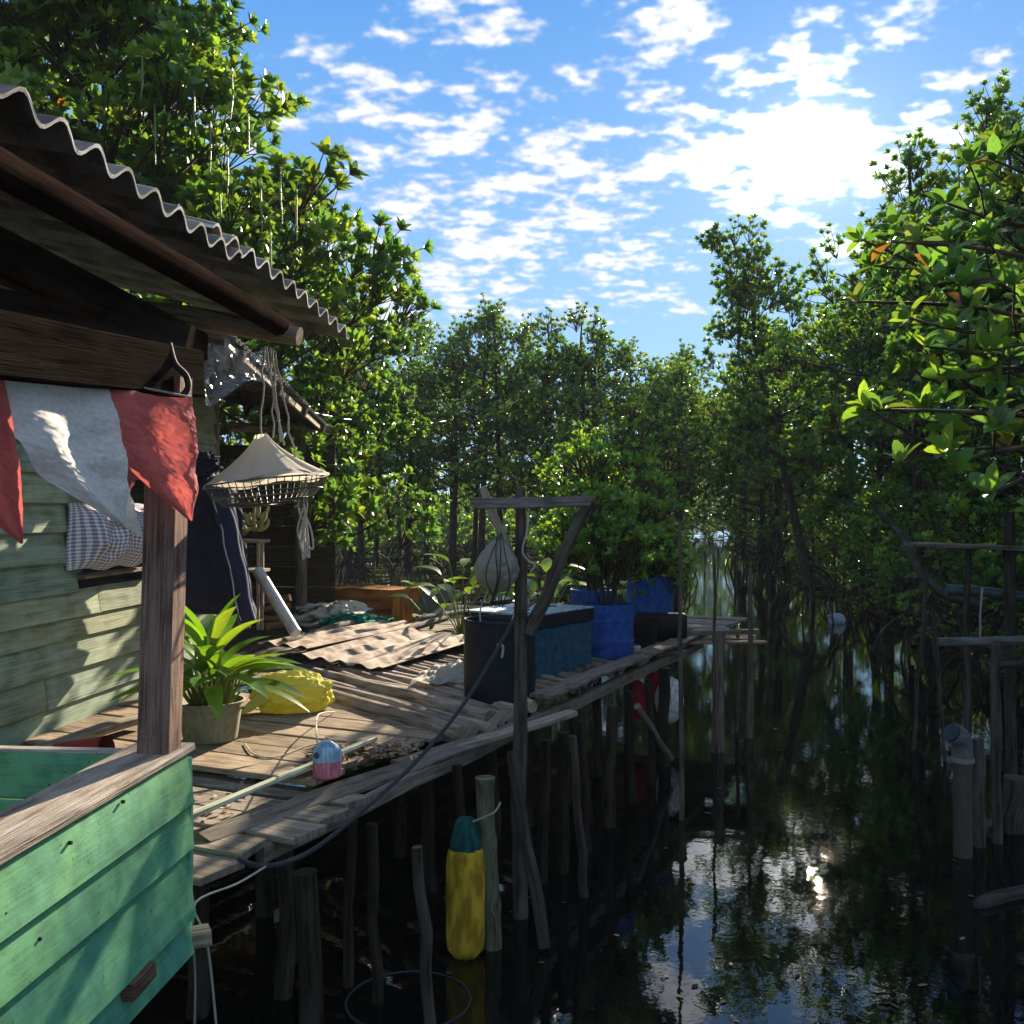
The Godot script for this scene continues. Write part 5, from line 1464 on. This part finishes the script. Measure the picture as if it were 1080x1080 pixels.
	var tpo := thing("crossbar_post", "weathered forked pole with a nailed crossbar at the jetty edge", "post", Vector3(pb.x, 0, pb.z))
	pole(tpo, "pole", bent(Vector3(pb.x + 0.0, -0.5, pb.z), P(549, 514, 6.5), 8, 0.012), [0.05, 0.05, 0.048, 0.05, 0.046, 0.044, 0.042, 0.038, 0.03], M.old_log, lin(0.14, 0.125, 0.115), 8, 0.07)
	plank(tpo, "crossbar", P(497, 531, 6.42), P(623, 529, 6.42), Vector3(0, 0.12, 1), 0.068, 0.028, M.weathered_wood, lin(0.24, 0.23, 0.235), 3, 0.004, 0.03)
	pole(tpo, "fork", bent(P(556, 668, 6.5), P(622, 528, 6.55), 4, 0.012), [0.05, 0.045, 0.042, 0.04, 0.034], M.old_log, lin(0.15, 0.135, 0.115), 8, 0.07)
	plank(tpo, "brace_board", P(545, 600, 6.5), P(508, 514, 6.55), Vector3(0.3, 0, 1), 0.055, 0.02, M.weathered_wood, lin(0.40, 0.37, 0.33), 3, 0.004)
	pole(tpo, "side_stick", bent(P(556, 640, 6.5), P(597, 606, 6.6), 3, 0.01), [0.014, 0.012, 0.01], M.old_log, tone(GREY, 0.7), 5, 0.04)
	for q in [[548, 528], [548, 572], [550, 645]]:
		var rg := Geo.new()
		var pts := []
		for e in 21: pts.append(P(q[0], q[1], 6.47) + Vector3(cos(e * 0.9) * 0.05, e * 0.003 - 0.03, sin(e * 0.9) * 0.055))
		tube(rg, pts, [0.006], 5, lin(0.06, 0.055, 0.05))
		part(tpo, "lashing", rg, M.rope)
	var ws := Geo.new()
	tube(ws, smooth([P(557, 540, 6.4), P(556, 560, 6.38), P(551, 580, 6.38), P(556, 590, 6.38), P(564, 596, 6.38), P(559, 604, 6.38)], 4), [0.007], 5, lin(0.5, 0.46, 0.4))
	part(tpo, "string", ws, M.rope)
	# net bag on the post
	var nb := thing("net_bag", "round dirty white net bag hanging on the crossbar post", "bag", P(524, 624, 6.4))
	var ng2 := Geo.new()
	var nc := P(524, 598, 6.42)
	var nf := FastNoiseLite.new()
	nf.seed = 12
	nf.frequency = 1.6
	grid(ng2, 32, 22, func(u: float, w: float):
		var ang: float = u * TAU
		var rad := 0.145 * pow(sin(PI * clampf(0.03 + w * 0.97, 0.0, 1.0)), 0.7) * (1.0 - 0.45 * w * w) + 0.012
		rad *= 1.0 + 0.12 * nf.get_noise_3d(cos(ang) * 1.5, w * 3.0, sin(ang) * 1.5) + 0.05 * sin(ang * 8.0) * w
		return nc + Vector3(cos(ang) * rad, -0.16 + 0.34 * w, -sin(ang) * rad), Vector2(1.0, 0.5), lin(0.42, 0.40, 0.33))
	part(nb, "bag", ng2, M.net)
	for q in 4:
		var kg := Geo.new()
		tube(kg, smooth([P(526 + r(-5, 5), 562, 6.42), P(518 + q * 5, 585, 6.26), P(516 + q * 6 + r(-4, 4), 612, 6.27), P(524 + r(-9, 9), 640, 6.38)], 4), [0.0045], 5, lin(0.05, 0.05, 0.04))
		part(nb, "cord", kg, M.rope)
	# rope slung along the edge, and the pale line tied to it
	var rg2 := Geo.new()
	tube(rg2, smooth([P(541, 655, 6.42), P(505, 718, 6.2), P(472, 765, 5.9), P(430, 812, 5.55), P(380, 857, 5.15), P(335, 893, 4.8), P(300, 910, 4.55), P(272, 913, 4.4), P(252, 906, 4.3)], 6), [0.012], 7, lin(0.05, 0.052, 0.065))
	whole("rope", rg2, M.rope, "dark blue rope slung from the crossbar post along the jetty edge", "rope", P(380, 857, 5.15))
	var rg3 := Geo.new()
	tube(rg3, smooth([P(280, 914, 4.42), P(250, 932, 4.2), P(206, 952, 3.95), P(216, 985, 3.9), P(222, 1020, 3.9), P(229, 1090, 3.9)], 5), [0.005], 5, lin(0.5, 0.48, 0.44))
	whole("line", rg3, M.rope, "thin pale line tied to the dark rope and hanging into the water", "line", P(206, 952, 3.95))
	var rg4 := Geo.new()
	tube(rg4, smooth([P(205, 953, 3.94), P(203, 985, 3.9), P(206, 1030, 3.9), P(205, 1095, 3.9)], 5), [0.0045], 5, lin(0.4, 0.38, 0.34))
	whole("line", rg4, M.rope, "thin pale line hanging straight beside the green half wall", "line", P(205, 953, 3.94))
	var je := Geo.new()
	board(je, P(150, 1000, 3.75), P(222, 985, 3.85), Vector3.UP, 0.09, 0.06, GREY, 2, 0.003)
	whole("joist", je, M.weathered_wood, "grey joist end poking out under the green half wall", "timber", P(190, 995, 3.8))

func build_water_things() -> void:
	rng.seed = 170
	# bamboo and yellow float
	var bg := Geo.new()
	var b0 := P(519, 1000, 6.0)
	b0.y = -0.5
	var pts := []
	var rads := []
	var b1 := P(514, 820, 6.0)
	for k in 25:
		var f := k / 24.0
		pts.append(b0.lerp(b1, f) + Vector3(0.015 * sin(f * 5.0), 0, 0))
		rads.append(0.055 + (0.008 if k % 6 == 0 else 0.0))
	tube(bg, pts, rads, 12, lin(0.20, 0.22, 0.15))
	var bm := whole("bamboo_pole", bg, M.old_log, "thick sawn off green grey bamboo pole beside the yellow float", "pole", Vector3(b0.x, 0, b0.z))
	var fl := thing("float", "long yellow float with a blue green top tied to the bamboo", "float", P(491, 1005, 5.9))
	var fg := Geo.new()
	var fc := P(491, 1005, 5.9)
	lathe(fg, fc, [[0.0, -0.02], [0.07, -0.015], [0.105, 0.03], [0.115, 0.10], [0.116, 0.52], [0.108, 0.59], [0.09, 0.625], [0.0, 0.63]], 26, lin(0.46, 0.32, 0.03), Vector3.UP, 0.006)
	part(fl, "body", fg, M.cement_sheet)
	var ft := Geo.new()
	lathe(ft, fc, [[0.094, 0.615], [0.09, 0.66], [0.072, 0.72], [0.06, 0.77], [0.045, 0.79], [0.0, 0.795]], 20, lin(0.012, 0.09, 0.085), Vector3.UP, 0.03)
	part(fl, "top", ft, M.cement_sheet)
	var fw := Geo.new()
	tube(fw, smooth([P(495, 868, 5.88), P(510, 862, 5.85), P(522, 856, 5.86), P(528, 846, 5.9)], 4), [0.006], 5, lin(0.4, 0.42, 0.38))
	part(fl, "tie", fw, M.rope)
	for q in [[440, 893, 462, 1160, 4.35, 0.028, "short leaning stake with a pale cut top in the foreground water"], [604, 776, 618, 960, 6.8, 0.03, "thin dark stake leaning beside the jetty stilts"]]:
		var sg := Geo.new()
		tube(sg, bent(P(q[2], q[3], q[4]), P(q[0], q[1], q[4]), 6, 0.014), [q[5], q[5] * 1.05, q[5], q[5] * 0.95, q[5], q[5] * 0.9, q[5] * 0.85], 7, lin(0.10, 0.09, 0.08), true, 0.06)
		whole("stake", sg, M.old_log, q[6], "stake", P(q[2], q[3], q[4]))
	# floats under the jetty
	for q in [[672, 738, 11.4, 0.13, 0.22, lin(0.42, 0.012, 0.03), "red float hanging under the jetty, left of its twin"], [690, 724, 11.4, 0.10, 0.20, lin(0.46, 0.015, 0.035), "red float hanging under the jetty, nearer the white buoy"], [706, 738, 11.2, 0.16, 0.26, lin(0.7, 0.66, 0.6), "dirty white buoy floating under the jetty"]]:
		var g := Geo.new()
		var c := P(q[0], q[1], q[2])
		blob(g, c, Vector3(q[3], q[4], q[3]), 0.06, 1.0, 3, q[5])
		whole("buoy", g, M.worn_plastic, q[6], "float", c, "floats under the jetty")
	# hoop of a sunken net
	var hp := []
	for k in 33: hp.append(Vector3(-0.55 + 0.33 * cos(TAU * k / 32), 0.004, -5.35 + 0.33 * sin(TAU * k / 32)))
	var hg := Geo.new()
	tube(hg, hp, [0.005], 5, lin(0.008, 0.03, 0.032), false)
	whole("net_hoop", hg, M.plastic, "teal hoop of a dip net at the surface under the yellow float", "net", Vector3(-0.55, 0, -5.3))
	# right bank: pipe, posts, rails
	var rb := thing("drain_pipe", "upright drain pipe with a grey elbow standing in the water at right", "pipe", Vector3(P(1015, 900, 7.6).x, 0, -7.6))
	var p0 := P(1016, 900, 7.6)
	p0.y = -0.5
	var p1 := P(1015, 795, 7.6)
	var g1 := Geo.new()
	tube(g1, [p0, p0.lerp(p1, 0.5), p1], [0.068], 18, lin(0.07, 0.052, 0.04))
	part(rb, "riser", g1, M.matte)
	var g2 := Geo.new()
	tube(g2, smooth([p1 - Vector3(0, 0.05, 0), p1 + Vector3(0, 0.06, 0), p1 + Vector3(-0.03, 0.13, 0.03), p1 + Vector3(-0.10, 0.17, 0.06)], 4), [0.078, 0.078, 0.076, 0.076, 0.075, 0.075, 0.075, 0.075, 0.075, 0.076, 0.078, 0.078, 0.08], 18, lin(0.12, 0.115, 0.115))
	part(rb, "elbow", g2, M.matte)
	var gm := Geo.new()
	tube(gm, [p1 + Vector3(-0.10, 0.17, 0.06), p1 + Vector3(-0.118, 0.18, 0.066)], [0.07], 16, lin(0.03, 0.045, 0.06))  # solid disc; the dark inside the open elbow is painted as its colour
	part(rb, "mouth_shade_disc", gm, M.matte)
	var g3 := Geo.new()
	tube(g3, [p1 + Vector3(0, -0.06, 0), p1 + Vector3(0, -0.025, 0)], [0.085], 18, lin(0.2, 0.18, 0.17))
	part(rb, "collar", g3, M.plastic)
	for q in [[1034, 900, 1030, 779, 7.8, 0.05, "pale board stake close beside the drain pipe"], [1063, 880, 1072, 820, 8.2, 0.11, "thick dark stump at the right edge behind the drain pipe"], [1054, 900, 1050, 680, 7.9, 0.042, "crooked grey stake rising to the upper rail at right"], [1018, 900, 1017, 665, 8.5, 0.022, "thin upright stick behind the drain pipe"], [1000, 780, 984, 640, 10.5, 0.02, "thin crooked stick by the mangrove roots at right"], [960, 690, 978, 600, 11.0, 0.022, "leaning stick under the plank shelf at right"]]:
		var g := Geo.new()
		var a := P(q[0], q[1], q[4])
		a.y = -0.5
		tube(g, bent(a, P(q[2], q[3], q[4]), 6, 0.02), [q[5], q[5] * 1.06, q[5] * 0.95, q[5], q[5] * 1.1, q[5] * 0.9, q[5] * 0.9], 7, tone(lin(0.16, 0.15, 0.135), r(0.6, 1.0)), true, 0.06)
		whole("stake", g, M.old_log, q[6], "stake", a)
	var rail := thing("bank_rail", "rough rails and plank shelf on the right bank", "rail", P(1060, 677, 8.0))
	pole(rail, "rail", bent(P(990, 677, 8.0), P(1180, 674, 8.0), 4, 0.01), [0.035, 0.04, 0.038, 0.042], M.old_log, lin(0.26, 0.28, 0.27), 8, 0.06)
	plank(rail, "shelf_plank", P(957, 574, 9.2), P(1180, 582, 9.0), Vector3.UP, 0.30, 0.04, M.weathered_wood, tone(GREY, 0.6), 4, 0.01)
	pole(rail, "rail", bent(P(998, 622, 9.3), P(1180, 640, 9.0), 4, 0.02), [0.055, 0.05], M.plastic, lin(0.045, 0.08, 0.08), 8, 0.02)
	pole(rail, "rail", bent(P(1040, 700, 8.6), P(1180, 700, 8.6), 4, 0.02), [0.03, 0.035], M.old_log, tone(GREY, 0.3), 7, 0.06)
	pole(rail, "post", bent(P(1066, 860, 9.1), P(1064, 540, 9.1), 5, 0.02), [0.055, 0.05], M.old_log, tone(GREY, 0.25), 8, 0.06)
	pole(rail, "post", bent(P(1140, 900, 9.1), P(1140, 560, 9.1), 5, 0.02), [0.055, 0.05], M.old_log, tone(GREY, 0.25), 8, 0.06)
	pole(rail, "post", bent(P(1020, 800, 9.2), P(1022, 575, 9.2), 5, 0.02), [0.03, 0.028], M.old_log, tone(GREY, 0.25), 7, 0.06)
	pole(rail, "lashing", bent(P(1036, 620, 9.15), P(1034, 680, 9.1), 4, 0.02), [0.012, 0.01], M.rope, lin(0.4, 0.42, 0.4), 5, 0.0)
	# driftwood and the fallen branch over the water
	var dw := Geo.new()
	var dp := [P(1030, 948, 6.6), P(1060, 938, 6.75), P(1110, 930, 6.9)]
	for k in 3: dp[k].y = 0.02
	tube(dw, smooth(dp, 4), [0.03, 0.045, 0.05, 0.05], 8, lin(0.10, 0.09, 0.09), true, 0.06)
	whole("driftwood", dw, M.old_log, "grey driftwood branch floating at the right edge", "driftwood", dp[0])
	var fb := Geo.new()
	tube(fb, smooth([P(918, 530, 13.2), P(938, 550, 12.9), P(955, 572, 12.5), P(972, 606, 12.0), P(1000, 628, 11.6), P(1040, 640, 11.3)], 4), [0.03, 0.036, 0.04, 0.05, 0.04, 0.045, 0.05], 7, lin(0.09, 0.085, 0.07), true, 0.06)
	whole("fallen_branch", fb, M.bark, "bare grey branch slanting down to the plank shelf", "branch", P(1010, 640, 11.5))
	var jc := thing("jerrycan", "pale blue jerrycan floating by the right bank's roots", "jerrycan", Vector3(7.6, 0, -23.5))
	var jg := Geo.new()
	blob(jg, Vector3(7.6, 0.08, -23.5), Vector3(0.2, 0.16, 0.14), 0.08, 1.0, 4, lin(0.34, 0.4, 0.44))
	part(jc, "body", jg, M.plastic)
	var jn := Geo.new()
	tube(jn, [Vector3(7.43, 0.14, -23.45), Vector3(7.36, 0.18, -23.43)], [0.04, 0.035], 8, lin(0.3, 0.34, 0.4))
	part(jc, "neck", jn, M.plastic)
	# floating leaves
	var lg := Geo.new()
	for k in 80:
		var px := r(700, 1090)
		var py := r(760, 1085) if k % 3 else r(680, 800)
		var p := G(px, py, 0.0)
		if k % 7 == 0: p = G(r(420, 760), r(900, 1085), 0.0)
		p.y = 0.006
		var c: Color = [lin(0.30, 0.17, 0.05), lin(0.36, 0.28, 0.08), lin(0.12, 0.09, 0.05), lin(0.08, 0.07, 0.05)][k % 4]
		leaf(lg, p, Vector3(r(-1, 1), 0, r(-1, 1)), Vector3(r(-0.08, 0.08), 1, r(-0.08, 0.08)), r(0.025, 0.075), r(0.015, 0.032), 3, tone(c, r(0.2, 0.7)), 0.02, 0.05)
	var o := whole("floating_leaves", lg, M.matte, "brown leaves and scraps floating on the dark water", "leaves", Vector3(2, 0, -6))
	o.set_meta("kind", "stuff")

func _ready() -> void:
	# ---- camera
	var cam := Camera3D.new()
	cam.name = "camera"
	cam.fov = rad_to_deg(2.0 * atan(540.0 / F))
	cam.near = 0.05
	cam.far = 900.0
	cam.position = Vector3(0, EYE, 0)
	add_child(cam)
	cam.current = true
	# ---- sun: low, ahead and to the right
	var az := deg_to_rad(16.8)
	var el := deg_to_rad(19.2)
	var sun := DirectionalLight3D.new()
	sun.name = "sun"
	add_child(sun)
	sun.look_at_from_position(Vector3.ZERO, -Vector3(sin(az) * cos(el), sin(el), -cos(az) * cos(el)), Vector3.UP)
	sun.light_energy = 1.6
	sun.light_color = Color(1.0, 0.93, 0.82)
	sun.light_angular_distance = 0.6
	sun.shadow_enabled = true
	# ---- sky and exposure
	var env := Environment.new()
	env.background_mode = Environment.BG_SKY
	env.tonemap_mode = Environment.TONE_MAPPER_LINEAR
	env.tonemap_exposure = 3.8
	env.sdfgi_enabled = true
	env.ssao_enabled = true
	env.ssil_enabled = true
	var pan := PanoramaSkyMaterial.new()
	pan.panorama = ImageTexture.create_from_image(sky_image(az, deg_to_rad(19.0)))
	var sky := Sky.new()
	sky.sky_material = pan
	env.sky = sky
	env.background_energy_multiplier = 0.66
	env.fog_enabled = true
	env.fog_density = 0.0004
	env.fog_light_color = Color(0.86, 0.92, 0.97)
	var we := WorldEnvironment.new()
	we.name = "world"
	we.environment = env
	add_child(we)
	print("sky ", Time.get_ticks_msec())
	make_materials()
	print("materials ", Time.get_ticks_msec())
	build_ground()
	build_trees()
	print("trees ", Time.get_ticks_msec())
	build_porch()
	build_house()
	build_jetty()
	build_deck_things()
	build_water_things()
	print("done ", Time.get_ticks_msec())
